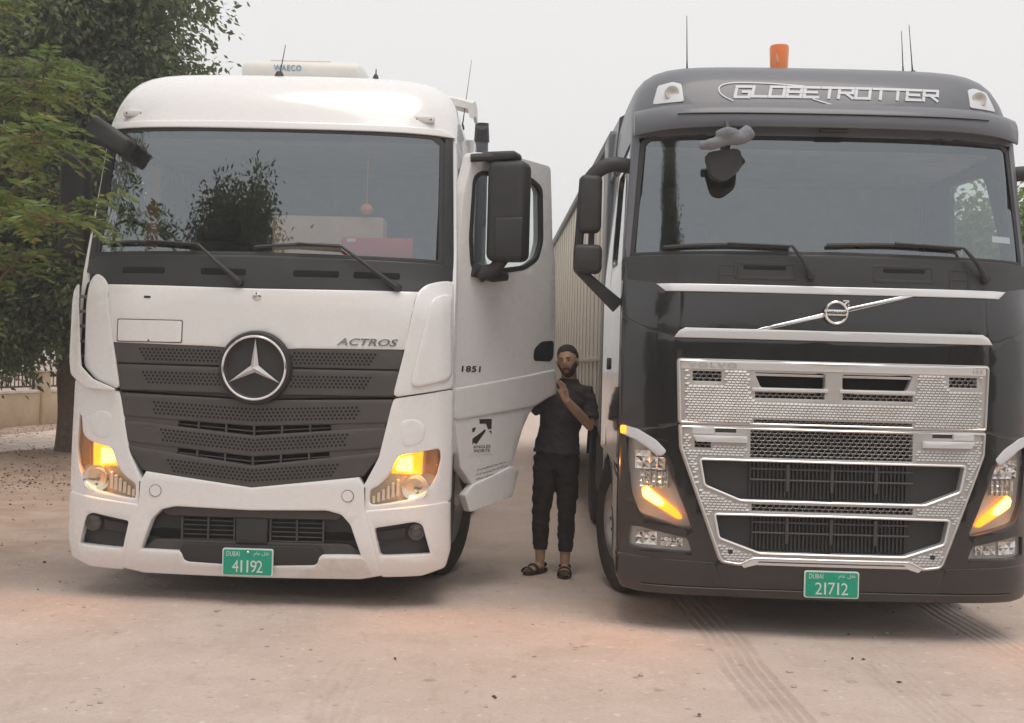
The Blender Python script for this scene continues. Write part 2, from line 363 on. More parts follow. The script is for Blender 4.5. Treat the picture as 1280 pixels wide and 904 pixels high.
# ------------------------------------------------------------------ ground
def groundmat():
    m = bpy.data.materials.new('sand_ground'); m.use_nodes = True; n = m.node_tree; b = n.nodes['Principled BSDF']; b.inputs['Roughness'].default_value = .95; b.inputs['Specular IOR Level'].default_value = .2
    L = n.links.new
    tc = n.nodes.new('ShaderNodeTexCoord'); sp = n.nodes.new('ShaderNodeSeparateXYZ'); L(tc.outputs['Object'], sp.inputs[0])
    def noise(sc, det=6, rough=.6, stretch=None):
        z = n.nodes.new('ShaderNodeTexNoise'); z.inputs['Scale'].default_value = sc; z.inputs['Detail'].default_value = det; z.inputs['Roughness'].default_value = rough
        if stretch:
            mp = n.nodes.new('ShaderNodeMapping'); mp.inputs['Scale'].default_value = stretch; L(tc.outputs['Object'], mp.inputs[0]); L(mp.outputs[0], z.inputs['Vector'])
        else: L(tc.outputs['Object'], z.inputs['Vector'])
        return z.outputs[0]
    def math_(op, a, b=None, c=None):
        q = n.nodes.new('ShaderNodeMath'); q.operation = op
        for i, x in enumerate((a, b, c)):
            if x is None: continue
            if isinstance(x, (int, float)): q.inputs[i].default_value = x
            else: L(x, q.inputs[i])
        return q.outputs[0]
    def ramp(f, els):
        r = n.nodes.new('ShaderNodeValToRGB'); cr = r.color_ramp
        while len(cr.elements) < len(els): cr.elements.new(.5)
        for i, (p, c) in enumerate(els): cr.elements[i].position = p; cr.elements[i].color = (*c, 1)
        L(f, r.inputs[0]); return r.outputs[0]
    def mix(f, a, b_, mode='MIX'):
        q = n.nodes.new('ShaderNodeMix'); q.data_type = 'RGBA'; q.blend_type = mode
        for s_, x in (('Factor', f), ('A', a), ('B', b_)):
            if isinstance(x, (int, float)): q.inputs[s_].default_value = x
            elif isinstance(x, tuple): q.inputs[s_].default_value = (*x, 1)
            else: L(x, q.inputs[s_])
        return q.outputs['Result']
    big = noise(.32, 4, .55); mid = noise(1.9, 7, .68); fine = noise(42, 5, .7); speck = noise(16, 3, .5)
    col = ramp(mid, [(.25, (.43, .345, .300)), (.5, (.525, .435, .388)), (.75, (.59, .50, .452))])
    col = mix(math_('MULTIPLY', ramp(big, [(.35, (0, 0, 0)), (.65, (1, 1, 1))]), .55), col, (.50, .395, .335))
    col = mix(ramp(speck, [(.62, (0, 0, 0)), (.72, (.6, .6, .6))]), col, (.66, .59, .53))
    col = mix(ramp(noise(5.5, 8, .75, (1, .35, 1)), [(.30, (.5, .5, .5)), (.46, (0, 0, 0))]), col, (.36, .285, .24))
    col = mix(ramp(noise(1.1, 9, .8), [(.60, (0, 0, 0)), (.70, (.45, .45, .45))]), col, (.63, .565, .52))
    col = mix(ramp(noise(9.5, 2, .5), [(.26, (.6, .6, .6)), (.34, (0, 0, 0))]), col, (.29, .22, .18))
    col = mix(ramp(fine, [(.36, (.26, .26, .26)), (.48, (0, 0, 0))]), col, (.33, .25, .205))
    col = mix(ramp(noise(70, 3, .6), [(.60, (0, 0, 0)), (.70, (.3, .3, .3))]), col, (.68, .58, .52))
    # reddish earth on the verge at the left
    verge = n.nodes.new('ShaderNodeMapRange'); L(math_('ADD', sp.outputs['X'], math_('MULTIPLY', math_('SUBTRACT', big, .5), 2.2)), verge.inputs[0]); verge.inputs[1].default_value = -3.0; verge.inputs[2].default_value = -4.6; verge.inputs[3].default_value = 0; verge.inputs[4].default_value = 1
    col = mix(math_('MULTIPLY', verge.outputs[0], .75), col, ramp(mid, [(.3, (.27, .175, .125)), (.5, (.38, .26, .19)), (.72, (.50, .375, .285))]))
    # tyre tracks: grooves running away from the camera
    wob = math_('MULTIPLY', math_('SUBTRACT', noise(.7, 2), .5), .10)
    hts = []
    for x0, hw, y0, y1, st in ((1.33, .145, 4.0, 8.0, 1.0), (2.12, .13, 4.2, 6.6, .45), (3.05, .14, 4.0, 9.0, .6), (-.78, .14, 3.5, 6.2, .35)):
        xx = math_('ADD', math_('SUBTRACT', sp.outputs['X'], x0), wob)
        inside = math_('LESS_THAN', math_('ABSOLUTE', xx), hw)
        mr = n.nodes.new('ShaderNodeMapRange'); L(sp.outputs['Y'], mr.inputs[0]); mr.inputs[1].default_value = y1+.6; mr.inputs[2].default_value = y1-.6
        g = math_('POWER', math_('ABSOLUTE', math_('SINE', math_('MULTIPLY', xx, math.pi/.058))), 3.0)
        g = math_('SUBTRACT', 1.0, g)
        brk = ramp(noise(2.6, 3, .6, (1, .5, 1)), [(.36, (0, 0, 0)), (.52, (1, 1, 1))])
        hts.append(math_('MULTIPLY', math_('MULTIPLY', math_('MULTIPLY', inside, g), mr.outputs[0]), math_('MULTIPLY', brk, st)))
    trk = hts[0]
    for h_ in hts[1:]: trk = math_('MAXIMUM', trk, h_)
    col = mix(math_('MULTIPLY', trk, .30), col, (.24, .18, .15))
    L(col, b.inputs['Base Color'])
    h = math_('SUBTRACT', math_('ADD', math_('ADD', math_('MULTIPLY', mid, .6), math_('MULTIPLY', fine, .30)), math_('MULTIPLY', speck, .22)), math_('MULTIPLY', trk, .35))
    bp = n.nodes.new('ShaderNodeBump'); bp.inputs['Strength'].default_value = .55; bp.inputs['Distance'].default_value = .05; L(h, bp.inputs['Height']); L(bp.outputs[0], b.inputs['Normal'])
    M['sand_ground'] = m
groundmat()
def ground_z(x, y):
    z = .010*math.sin(x*1.7+.6*math.sin(y*1.3))*math.sin(y*1.1+.8*math.sin(x*.9))
    z += .24*math.exp(-((x+6.5)**2/2.6+(y-16.2-.5*(x+6.5))**2/1.2))+.07*math.exp(-((x+5.0)**2/.9+(y-10.5)**2/9))
    if y > 60 or abs(x) > 40: z = 0
    return z
def axis(lo, hi, step, far):
    a = list(np.arange(lo, hi+1e-6, step)); k = 1.35; d = step
    L_ = []; x = lo
    while x > -far: d *= k; x -= d; L_.append(x)
    U = []; x = hi; d = step
    while x < far: d *= k; x += d; U.append(x)
    return L_[::-1]+a+U
gx = axis(-13, 8, .2, 300); gy = axis(-2, 30, .2, 300)
vv = [(x, y, ground_z(x, y)) for y in gy for x in gx]; nx_ = len(gx)
ff = [(j*nx_+i, j*nx_+i+1, (j+1)*nx_+i+1, (j+1)*nx_+i) for j in range(len(gy)-1) for i in range(nx_-1)]
g = MB(); g.v = vv; g.f = ff
tag(g.build('ground', 'sand_ground', None, smooth=60, fix=False), kind='structure')
# pale worn path across the verge in front of the boundary wall
mat('path_sand', (.66, .54, .455), .95, var=.25, vscale=3, bump=.3, bscale=25)
pa = MB(); rows = []
for i in range(26):
    y = 8+i*1.2; xl = -9.0+.02*(y-16)-.5*math.sin(y*.7)*.5; wv = 1.25+.2*math.sin(y*1.3)
    rows.append([(xl+wv*t+.12*math.sin(y*3+t*5), y) for t in (-1, -.5, 0, .5, 1)])
pv = [(x, y, ground_z(x, y)+(.008 if 0 < k < 4 else -.006)) for r_ in rows for k, (x, y) in enumerate(r_)]
pf = [(i*5+k, i*5+k+1, (i+1)*5+k+1, (i+1)*5+k) for i in range(25) for k in range(4)]
pa.add(pv, pf); tag(pa.build('path', 'path_sand', None, smooth=60, fix=False), kind='structure')

# ------------------------------------------------------------------ boundary wall with pillars and railings
wallroot = empty('boundary_wall', (-10.75, 24.5, 0), -math.atan2(.40, 2.87))
tag(wallroot, 'low beige plastered wall with pillars beyond the verge at left', 'wall')
wl = MB().rbox(-.11, .11, -9, 16, -.05, .72, .01); wl.build('wall_base', 'wall_plaster', wallroot)
pil_me = MB().rbox(-.17, .17, -.17, .17, -.05, 1.18, .012).mesh('pillar'); cap_me = MB().rbox(-.21, .21, -.21, .21, 1.183, 1.25, .015).mesh('pillar_cap')
pil_me.materials.append(M['wall_plaster']); cap_me.materials.append(M['wall_cap'])
for i in range(9):
    y = -7.7+i*2.9
    p = link('pillar', pil_me, None, wallroot, 30); p.location = (.002, y, 0); c = link('pillar_cap', cap_me, None, p, 30)
    if i < 8:
        s_ = MB().rbox(-.13, .13, y+.21, y+2.69, .723, .79, .008); s_.build('coping', 'wall_cap', wallroot)
bar_me = MB().rbox(-.011, .011, -.011, .011, .86, 1.16, .003, 1).add([(-.018, -.018, 1.155), (.018, -.018, 1.155), (.018, .018, 1.155), (-.018, .018, 1.155), (0, 0, 1.22)], [(0, 1, 4), (1, 2, 4), (2, 3, 4), (3, 0, 4), (0, 3, 2, 1)]).mesh('bar'); bar_me.materials.append(M['iron'])
rail_names = ['first', 'second', 'third']
RL = {1: 'black iron railing panel nearest the left edge of the picture, on the low wall', 2: 'black iron railing panel just left of the beige wall pillar', 3: 'black iron railing panel between the beige pillar and the tree trunk', 4: 'black iron railing panel running on behind the white truck'}
for i in (1, 2, 3, 4):
    y = -7.7+i*2.9
    rr = empty('railing', (0, 0, 0)); rr.matrix_world = Matrix.Translation((-10.75, 24.5, 0)) @ Matrix.Rotation(-math.atan2(.40, 2.87), 4, 'Z') @ Matrix.Translation((0, y+1.45, 0))
    tag(rr, RL[i], 'railing', 'railing panels on the boundary wall')
    MB().rbox(-.02, .02, -1.22, 1.22, .84, .88, .004).rbox(-.02, .02, -1.22, 1.22, 1.10, 1.13, .004).build('rail', 'iron', rr)
    for sy in (-1.18, 1.18): MB().rbox(-.022, .022, sy-.022, sy+.022, .785, 1.18, .004).build('post', 'iron', rr)
    for k in range(15):
        b_ = link('bar', bar_me, None, rr, 0); b_.location = (0, -1.05+k*.15, 0)

# ------------------------------------------------------------------ shared vehicle pieces
def wheel(parent, u, v, side, rad=.51, width=.31, dual=False, hub='front', name='wheel', steer=0):
    w = bpy.data.objects.new(name, None); COL.objects.link(w); w.parent = parent; w.location = (u, v, rad); w.rotation_euler = (0, 0, R(steer))
    h = width/2; s = side
    prof = [(rad*.56, -h*.80), (rad*.60, -h*.97), (rad*.80, -h*1.04), (rad*.93, -h*.98), (rad*.985, -h*.86)]
    for k in range(4):
        c = -h*.6+k*h*.4
        prof += [(rad, c-.022), (rad*.975, c-.012), (rad*.975, c+.012), (rad, c+.022)] if k else [(rad, c-.03), (rad, c+.02)]
    prof += [(rad*.985, h*.86), (rad*.93, h*.98), (rad*.80, h*1.04), (rad*.60, h*.97), (rad*.56, h*.80), (rad*.56, -h*.80)]
    MB().lathe(prof, (0, 0, 0), 'x', 40).build('tyre', 'rubber', w, 50)
    o = s*h*.70
    if hub == 'front': rp = [(.001, o+s*.03), (.075, o+s*.03), (.085, o-s*.01), (.16, o-s*.015), (.175, o-s*.03), (rad*.47, o-s*.05), (rad*.52, o+s*.01), (rad*.575, o+s*.035), (rad*.575, o-s*.10)]
    else: rp = [(.001, o-s*.05), (.11, o-s*.05), (.12, o-s*.12), (.17, o-s*.13), (rad*.46, o-s*.11), (rad*.52, o), (rad*.575, o+s*.035), (rad*.575, o-s*.10)]
    rim = MB().lathe(rp, (0, 0, 0), 'x', 32).build('rim', 'rim_metal', w, 35)
    nb = MB()
    for k in range(10):
        t = 2*math.pi*k/10; nb.lathe([(.001, o+s*.03), (.014, o+s*.03), (.014, o-s*.035)], (0, .135*math.cos(t), .135*math.sin(t)), 'x', 6)
    nb.build('wheel_nut', 'chrome', rim, 0)
    return w
def plate(parent, mapf, a0, a1, b0, b1, number, bolt):
    yc = mapf((a0+a1)/2, (b0+b1)/2, 0)[1]-.004; mapf = lambda a, b, o, yc=yc: (a, yc+o, b)
    p = patch('number_plate', 'plate_white', parent, mapf, rounded(rect(a0, a1, b0, b1), .014), (), .012, .002, .2)
    mf = lambda a, b, o: mapf(a, b, o-.0025)
    patch('plate_field', 'plate_green', p, mf, rounded(rect(a0+.007, a1-.007, b0+.007, b1-.007), .010), (), .004, .0005, .2)
    mt = lambda a, b, o: mapf(a, b, o-.0035)
    w = a1-a0; h = b1-b0
    n = len(number); cw = .058*w/.33; gap = (w*.62-cw*.8)/(n-1)
    for i, ch in enumerate(number):
        c = a0+w*.19+cw*.4+gap*i; hw_ = .010 if ch == '1' else .021
        if ch == '1': patch('digit', 'plate_white', p, mt, rect(c-.0055, c+.0055, b0+h*.13, b0+h*.58), (), .001, 0, .3)
        else: text('digit', 'plate_white', p, mt, ch, c-hw_, c+hw_, b0+h*.13, b0+h*.58, .001)
    text('lettering', 'plate_white', p, mt, 'DUBAI', a0+w*.08, a0+w*.34, b0+h*.72, b0+h*.90, .001)
    text('lettering', 'plate_white', p, mt, '\uFEE1\uFE8E\uFECB \uFEDE\uFED8\uFEE7', a0+w*.62, a0+w*.93, b0+h*.72, b0+h*.91, .001)
    if bolt:
        x, y, z = mt((a0+a1)/2, b0+h*.87, 0); MB().lathe([(.001, y-.006), (.006, y-.005), (.010, y)], (x, 0, z), 'y', 10).build('plate_bolt', 'chrome', p)
    return p
def roof_shell(name, m, parent, prof, base, hw, rear, plan, n=8, e=.233, inset=0):
    st = [(v, w) for w, v in prof if w >= base-1e-6]; st = [(interp(base, prof), base)]+[q for q in st if q[1] > base+1e-6]
    st = [tuple(q) for q in smoothpts([(a, b, 0) for a, b in st], 5)]; st = [(q[0], q[1]) for q in st]
    top = st[-1][1]; v0 = st[-1][0]
    for k in range(1, 6): st.append((v0+(rear-v0)*k/5, top))
    ss = [1-(1-i/13)**2.6 for i in range(14)]; ss = [-q for q in ss[:0:-1]]+ss
    vv = []; ff = []; N = len(ss)
    for v, w in st:
        fade = min(1, max(0, (1.7-v)/1.0))
        for s_ in ss:
            u = s_*hw; ww = base+(w-base)*max(0, 1-abs(s_)**n)**e
            vv.append((u, v+fade*plan(u), ww))
    for i in range(len(st)-1):
        for k in range(N-1): ff.append((i*N+k, i*N+k+1, (i+1)*N+k+1, (i+1)*N+k))
    L_ = (len(st)-1)*N; ff.append(tuple(L_+k for k in range(N)))
    mb = MB(); mb.v = vv; mb.f = ff
    return mb.build(name, m, parent, 45)
def lathe_on(parent, name, m, c, prof, seg=24, smooth=35): return MB().lathe(prof, c, 'y', seg).build(name, m, parent, smooth)
def wiper(parent, S, pivot, elbow, tip0, tip1):
    def q(p, o): return (p[0], S(p[0], p[1])-o, p[1])
    w = MB().tube([q(pivot, .03), q(((pivot[0]*.5+elbow[0]*.5), (pivot[1]*.5+elbow[1]*.5)), .07), q(elbow, .05)], [(.02, .02), (.014, .014), (.009, .009)], 8).build('wiper', 'dark_plastic', parent)
    lathe_on(w, 'wiper_pivot', 'dark_plastic', (pivot[0], S(*pivot)-.045, pivot[1]), [(.001, 0), (.025, .003), (.03, .05)], 14)
    n = 9; bl = [q((tip0[0]+(tip1[0]-tip0[0])*i/n, tip0[1]+(tip1[1]-tip0[1])*i/n+.012*math.sin(math.pi*i/n)), .022) for i in range(n+1)]
    MB().tube(bl, [(.010, .013)]*(n+1), 6).build('wiper_blade', 'dark_plastic', w)
    mid = [q((elbow[0]+(tip0[0]+tip1[0]-2*elbow[0])*.5*t, elbow[1]+((tip0[1]+tip1[1])*.5+.02-elbow[1])*t), .045) for t in (0, .5, 1)]
    MB().tube(mid, [(.010, .008)]*3, 6).build('wiper_arm', 'dark_plastic', w)
    return w
def antenna(parent, base, tip, r=.004, foot=.03, name='antenna'):
    a = MB().tube([base, tuple(base[i]*.75+tip[i]*.25 for i in range(3)), tip], [r*2.2, r*1.1, r*.6], 6).build(name, 'dark_plastic', parent)
    MB().lathe([(.001, foot*1.1), (foot*.45, foot), (foot*.8, foot*.3), (foot, -.02)], base, 'z', 12).build('antenna_foot', 'dark_plastic', a)
    return a
def interior(parent, S, top):
    # dashboard, bulkhead, seats, steering wheel behind the windscreen
    MB().rbox(-1.16, 1.16, .42, .78, 1.7, 2.28, .05, 3).build('dashboard', 'interior', parent)
    MB().box(-1.2, 1.2, .35, 2.14, 1.30, 1.34).build('cab_floor', 'interior', parent)
    MB().box(-1.2, 1.2, 2.10, 2.14, 1.35, top).build('bulkhead', 'interior_pale', parent)
    MB().box(-1.14, 1.14, .62, 2.09, top-.03, top).build('headliner', 'interior_pale', parent)
    for s in (-1, 1):
        se = MB().rbox(s*.68-.26, s*.68+.26, 1.05, 1.55, 1.65, 1.84, .06, 3).build('seat', 'seat_cloth', parent)
        MB().rbox(s*.68-.25, s*.68+.25, 1.50, 1.66, 1.85, 2.55, .07, 3).build('seat_back', 'seat_cloth', se)
        MB().rbox(s*.68-.14, s*.68+.14, 1.53, 1.64, 2.56, 2.74, .05, 3).build('headrest', 'seat_cloth', se)
    sw = MB(); c = Vector((.66, .82, 2.26)); ax = Vector((0, .75, .66)).normalized(); px = Vector((1, 0, 0)); py = ax.cross(px)
    sw.tube([c+px*.22*math.cos(t)+py*.22*math.sin(t) for t in [2*math.pi*k/28 for k in range(29)]], .015, 8, cap=False)
    sw.tube([c-px*.21, c+px*.21], .02, 6).tube([c, c-py*.21], .02, 6).tube([c, c-ax*.25], .04, 8)
    sw.build('steering_wheel', 'dark_plastic', parent)
def lamp_light(parent, loc, watts, side=0):
    li = bpy.data.lights.new('indicator_light', 'SPOT'); li.energy = watts; li.color = (1, .34, .05); li.shadow_soft_size = .03; li.spot_size = R(165); li.spot_blend = 1.0
    o = bpy.data.objects.new('indicator_light', li); COL.objects.link(o); o.parent = parent; o.location = loc
    o.rotation_euler = (-Vector((side*.55, -.50, -.67))).to_track_quat('Z', 'Y').to_euler()
def cab_side(parent, s, paint, Hs, front, door_hole=None, window=None, rear=2.22, bottom=1.0, top=3.2, name='side_panel'):
    mf = lambda v, w, o: (s*(Hs(v, w)-o), v, w)
    out = [(interp(w, front), w) for w in (bottom, 1.3, 1.7, 2.0, 2.2, 2.5, 2.8, top)]
    out = out+[(rear, top), (rear, bottom)]
    return patch(name, paint, parent, mf, out, [h for h in (door_hole, window) if h], .05, .004, .2), mf

# ------------------------------------------------------------------ white truck
WP = [(.18, .08), (.28, .02), (.42, 0), (.95, 0), (1.3, .02), (2.05, .05), (2.2, .08), (3.2, .34), (3.27, .36), (3.5, .47), (3.65, .64), (3.695, .88), (3.715, 1.3)]
HW = 1.29
def sm(w, P): return sum(interp(w+d, P) for d in (-.05, -.03, -.01, .01, .03, .05))/6
def S_w(u, w):
    a = abs(u)/HW; t = min(1, max(0, (w-1.95)/.3)); t = t*t*(3-2*t)
    return sm(w, WP)+(1-t)*(.05*a**2+.17*a**8)+t*(.08*a**2+.2*a**6)
WT = empty('white_truck', (-1.69, 7.45, 0), -R(1.2))
tag(WT, 'white tractor unit with dark perforated grille, star badge and open driver door', 'truck')
mw = lambda u, w, o: (u, S_w(u, w)+o, w)
def mwo(d): return lambda u, w, o: (u, S_w(u, w)+o+d, w)
def both(name, m, mapf, h, holes=(), **k):
    a = patch(name, m, WT, mapf, h, holes, **k); b = patch(name, m, WT, mapf, flip(h), [flip(q) for q in holes], **k); return a, b
# inner dark shell so that no light leaks between the panels
patch('inner_shell', 'void', WT, mwo(.075), mirror([(0, 2.10), (1.02, 2.12), (1.21, 2.16), (1.235, .60), (1.17, .30), (0, .26)]), (), .02, 0, .15)
# windscreen and frame
ws = patch('windscreen', 'windscreen', WT, mwo(.006), mirror([(0, 3.205)]+[(1.09, 3.20), (1.145, 3.16), (1.172, 2.32), (0, 2.335)]), (), .008, 0, .06, smooth=60)
patch('windscreen_seal', 'dark_plastic', WT, mw, mirror([(0, 3.225), (1.12, 3.22), (1.17, 3.17), (1.20, 2.30), (0, 2.315)]), [mirror([(0, 3.198), (1.085, 3.193), (1.138, 3.155), (1.165, 2.33), (0, 2.343)])], .02, .002, .1)
for s in (-1, 1):
    q = [(1.202, 2.29), (1.175, 3.20), (1.215, 3.215), (1.262, 2.29)]
    patch('windscreen_pillar', 'dark_plastic', WT, mwo(-.004), q if s > 0 else flip(q), (), .10, .004, .1)
cowl = patch('cowl_panel', 'cowl_plastic', WT, mwo(-.004), mirror([(0, 2.315), (1.195, 2.298), (1.262, 2.285), (1.265, 2.20), (1.20, 2.19), (1.115, 2.165), (1.052, 2.11), (0, 2.098)]), (), .06, .006, .09)
for u0 in (-.95, .22, -.40, .62):
    patch('grab_recess', 'void', cowl, mwo(-.0065), rounded(rect(u0, u0+.30, 2.185, 2.225), .012), (), .004, .002, .2)
# bonnet flap
star_arc = arc(0, 1.57, .250, 33, 90, 8)
bon = patch('bonnet_flap', 'white_paint', WT, mwo(-.010), mirror([(0, 2.088), (1.040, 2.098), (1.025, 2.04), (.975, 1.722), (.30, 1.712)]+star_arc), (), .05, .007, .09)
patch('hatch_seam', 'seam', bon, mwo(-.0125), rounded(rect(-.947, -.498, 1.720, 1.874), .012), (), .003, 0, .05)
hc = patch('hatch_cover', 'white_paint', bon, mwo(-.0145), rounded(rect(-.939, -.506, 1.728, 1.866), .010), (), .003, .0015, .05)
lathe_on(hc, 'hatch_screw', 'seam', (-.725, S_w(-.72, 1.73)-.016, 1.733), [(.001, 0), (.007, .001), (.008, .003)], 8)
lathe_on(bon, 'round_emblem', 'chrome', (-.01, S_w(0, 2.046)-.018, 2.046), [(.001, -.004), (.02, -.002), (.029, .002), (.031, .010)], 20)
patch('bonnet_slot', 'ink', bon, mwo(-.0122), rounded(rect(-.77, -.725, 2.015, 2.03), .006), (), .003, 0, .3)
text('model_lettering', 'chrome', bon, mwo(-.012), 'ACTROS', .53, .915, 1.735, 1.782, .006, slant=.45, bold=.015)
# corner wind deflectors
dl = [(1.052, 2.10), (1.10, 2.150), (1.19, 2.178), (1.262, 2.185), (1.284, 1.47), (.917, 1.408), (.985, 1.72), (1.035, 2.02)]
patch('corner_deflector', 'white_paint', WT, mwo(-.014), rounded(dl, .03), (), thick=.08, r=.010, grid=.07)
patch('deflector_ridge', 'white_paint', WT, mwo(-.034), rounded([(1.15, 2.06), (1.255, 2.10), (1.272, 1.53), (1.03, 1.475)], .05), (), thick=.03, r=.012, grid=.06)
dll = [(1.052, 2.10), (1.10, 2.150), (1.165, 2.172), (1.195, 2.12), (1.188, 1.56), (1.09, 1.475), (.925, 1.415), (.985, 1.72), (1.035, 2.02)]
patch('corner_deflector', 'white_paint', WT, mwo(-.014), flip(rounded(dll, .03)), (), thick=.09, r=.012, grid=.07)
# the fin that stands off the far corner, with brackets and a black sheet painting the gap's shade
fin = rounded([(1.296, 2.11), (1.330, 2.07), (1.338, 1.60), (1.31, 1.50), (1.15, 1.412), (.925, 1.400), (1.10, 1.462), (1.208, 1.545), (1.224, 1.65), (1.268, 2.02)], .02)
d = patch('deflector_fin', 'white_paint', WT, mwo(-.060), flip(fin), (), .02, .006, .05, back=True)
patch('deflector_gap_shade', 'void', WT, mwo(.03), flip([(1.18, 2.15), (1.255, 2.12), (1.262, 1.50), (1.17, 1.46)]), (), .02, 0, .05)
for k in range(5):
    w_ = 1.62+k*.10; x0_, y0_, _ = mw(-1.19, w_, -.005); x1_, y1_, _ = mw(-1.262, w_, -.035)
    MB().tube([(x0_, y0_, w_), (x1_, y1_, w_)], [(.004, .012)]*2, 6).build('fin_bracket', 'lamp_dark', d)
# upper grille
patch('grille_frame', 'grille_plastic', WT, mwo(.028), mirror([(0, 1.80)]+arc(0, 1.57, .243, 80, 33, 6)+[(.30, 1.708), (.967, 1.716), (.912, 1.400), (.20, 1.375), (0, 1.35)]), (), .03, .004, .12)
def slat(name, tc, ts, bc, bs, half_t, half_b, d=-.004, r=.012):
    n = 8; up = [(half_t*i/n, tc+(ts-tc)*(i/n)) for i in range(n+1)]; dn = [(half_b*i/n, bc+(bs-bc)*(i/n)) for i in range(n, -1, -1)]
    return patch(name, 'grille_plastic', WT, mwo(d), mirror(up+dn), (), .04, r, .09)
def perf(parent, rows, pitch, half, wfun, d, gap0=0, hole=.0088):  # holes drawn as flat black discs, their inner shade put into the colour
    mb = MB()
    for j in range(rows):
        n = int(half/pitch)
        for i in range(-n, n+1):
            u = (i+.5*(j % 2))*pitch
            if abs(u) < gap0 or abs(u) > half-.5*pitch*j*.9: continue
            w = wfun(u, j); y = S_w(u, w)+d
            ring = [(u+hole*math.cos(2*math.pi*k/6), y, w+hole*math.sin(2*math.pi*k/6)) for k in range(6)]
            mb.add(ring, [(5, 4, 3, 2, 1, 0)])
    return tag(mb.build('perforation_discs', 'void', parent, 0, fix=False), kind='stuff')
s1 = slat('grille_slat', 1.700, 1.708, 1.588, 1.592, .962, .935); perf(s1, 4, .028, .80, lambda u, j: 1.672-j*.022+.006*abs(u), -.0052, .235)
s2 = slat('grille_slat', 1.556, 1.562, 1.405, 1.412, .932, .905); perf(s2, 4, .028, .76, lambda u, j: 1.518-j*.022+.006*abs(u), -.0052, .235)
# lower grille, its slats dipping to the middle
patch('grille_frame', 'void', WT, mwo(.05), mirror([(0, 1.34), (.91, 1.37), (.82, .98), (.72, .875), (0, .79)]), (), .02, 0, .12)
s3 = slat('grille_slat', 1.345, 1.372, 1.196, 1.238, .905, .875); perf(s3, 4, .028, .70, lambda u, j: 1.295-j*.0235+.045*abs(u), -.0052)
s4 = slat('grille_slat', 1.112, 1.190, .995, 1.070, .868, .835); perf(s4, 4, .028, .64, lambda u, j: 1.094-j*.0225+.085*abs(u), -.0052)
s5 = slat('grille_slat', .915, 1.022, .785, .885, .824, .725); perf(s5, 4, .028, .58, lambda u, j: .894-j*.0225+.095*abs(u), -.0052)
# blank shoulders at the ends of the slots and the thin wires seen in the openings
for wt, k in ((1.155, .075), (.958, .09)):
    for s in (-1, 1):
        q = [(.50, wt+.055+k*.5), (.875, wt+.06+k*.87), (.845, wt-.065+k*.85), (.52, wt-.055+k*.5)]
        patch('slot_end', 'grille_plastic', WT, mwo(.004), q if s > 0 else flip(q), (), .03, .004, .12)
    for dw in (-.006,):
        wr = MB(); wr.tube([mw(u, wt+dw+k*abs(u), .018) for u in [-.5+i*.05 for i in range(21)]], .0045, 5); wr.build('slot_wire', 'grille_plastic', WT)
    for i in range(-2, 3):
        u = i*.185; z = wt+k*abs(u); x, y, _ = mw(u, z, .012)
        MB().box(u-.006, u+.006, y-.01, y+.02, z-.055, z+.055).build('slot_post', 'grille_plastic', WT, 0)
# star badge
yb = S_w(0, 1.57)
bd = lathe_on(WT, 'star_badge', 'dark_plastic', (0, 0, 1.57), [(.001, yb-.030), (.19, yb-.026), (.212, yb-.046), (.232, yb-.044), (.243, yb-.02), (.245, yb+.02)], 48)
MB().tube([(.207*math.cos(t), yb-.052, 1.57+.207*math.sin(t)) for t in [2*math.pi*k/48 for k in range(49)]], [(.013, .010)]*49, 8, cap=False).build('badge_ring', 'chrome', bd)
st = MB(); P3 = [Vector((math.sin(R(120*k))*.197, 0, math.cos(R(120*k))*.197)) for k in range(3)]; Q3 = [Vector((math.sin(R(120*k+60))*.030, 0, math.cos(R(120*k+60))*.030)) for k in range(3)]
c0 = Vector((0, 0, 0)); oo = Vector((0, yb-.040, 1.57)); apex = Vector((0, -.035, 0))
for k in range(3):
    st.add([oo+P3[k], oo+Q3[k], oo+apex, oo+Q3[k-1]], [(0, 1, 2), (0, 2, 3), (0, 3, 1)])
    st.add([oo+Q3[k], oo+apex, oo+Vector((0, .008, 0))], [(0, 1, 2)])
st.build('badge_star', 'star_silver', bd, 0, fix=False)
# headlamp surrounds and lamps
hl_in = [(.768, .792), (.83, .825), (.885, .880), (.915, .945), (.945, 1.022)]; hl_out = [(1.236, 1.0), (1.21, .87), (1.16, .785), (1.07, .722), (.90, .690), (.765, .672)]
hl = rounded(hl_in+[(1.10, 1.05), (1.225, 1.072)]+hl_out, .05, 4)                                   # lamp next to the open door
hl_far = rounded(hl_in+[(1.12, 1.062), (1.175, 1.10), (1.192, 1.22), (1.228, 1.235)]+hl_out, .04, 4)  # the far lamp shows the strip that runs up its edge
cu = [(.922, 1.384), (1.282, 1.450), (1.286, 1.10), (1.284, .705), (.748, .645), (.735, .79), (.835, .99), (.908, 1.34)]
patch('lamp_surround', 'white_paint', WT, mwo(-.008), rounded(cu, .02), [hl], thick=.09, r=.010, grid=.06); patch('lamp_surround', 'white_paint', WT, mwo(-.008), flip(rounded(cu, .02)), [flip(hl_far)], thick=.09, r=.010, grid=.06)
both('brow_panel', 'white_paint', mwo(-.011), rounded([(.985, 1.075), (1.10, 1.10), (1.125, 1.21), (1.06, 1.255), (.96, 1.24)], .04), thick=.02, r=.006, grid=.08)
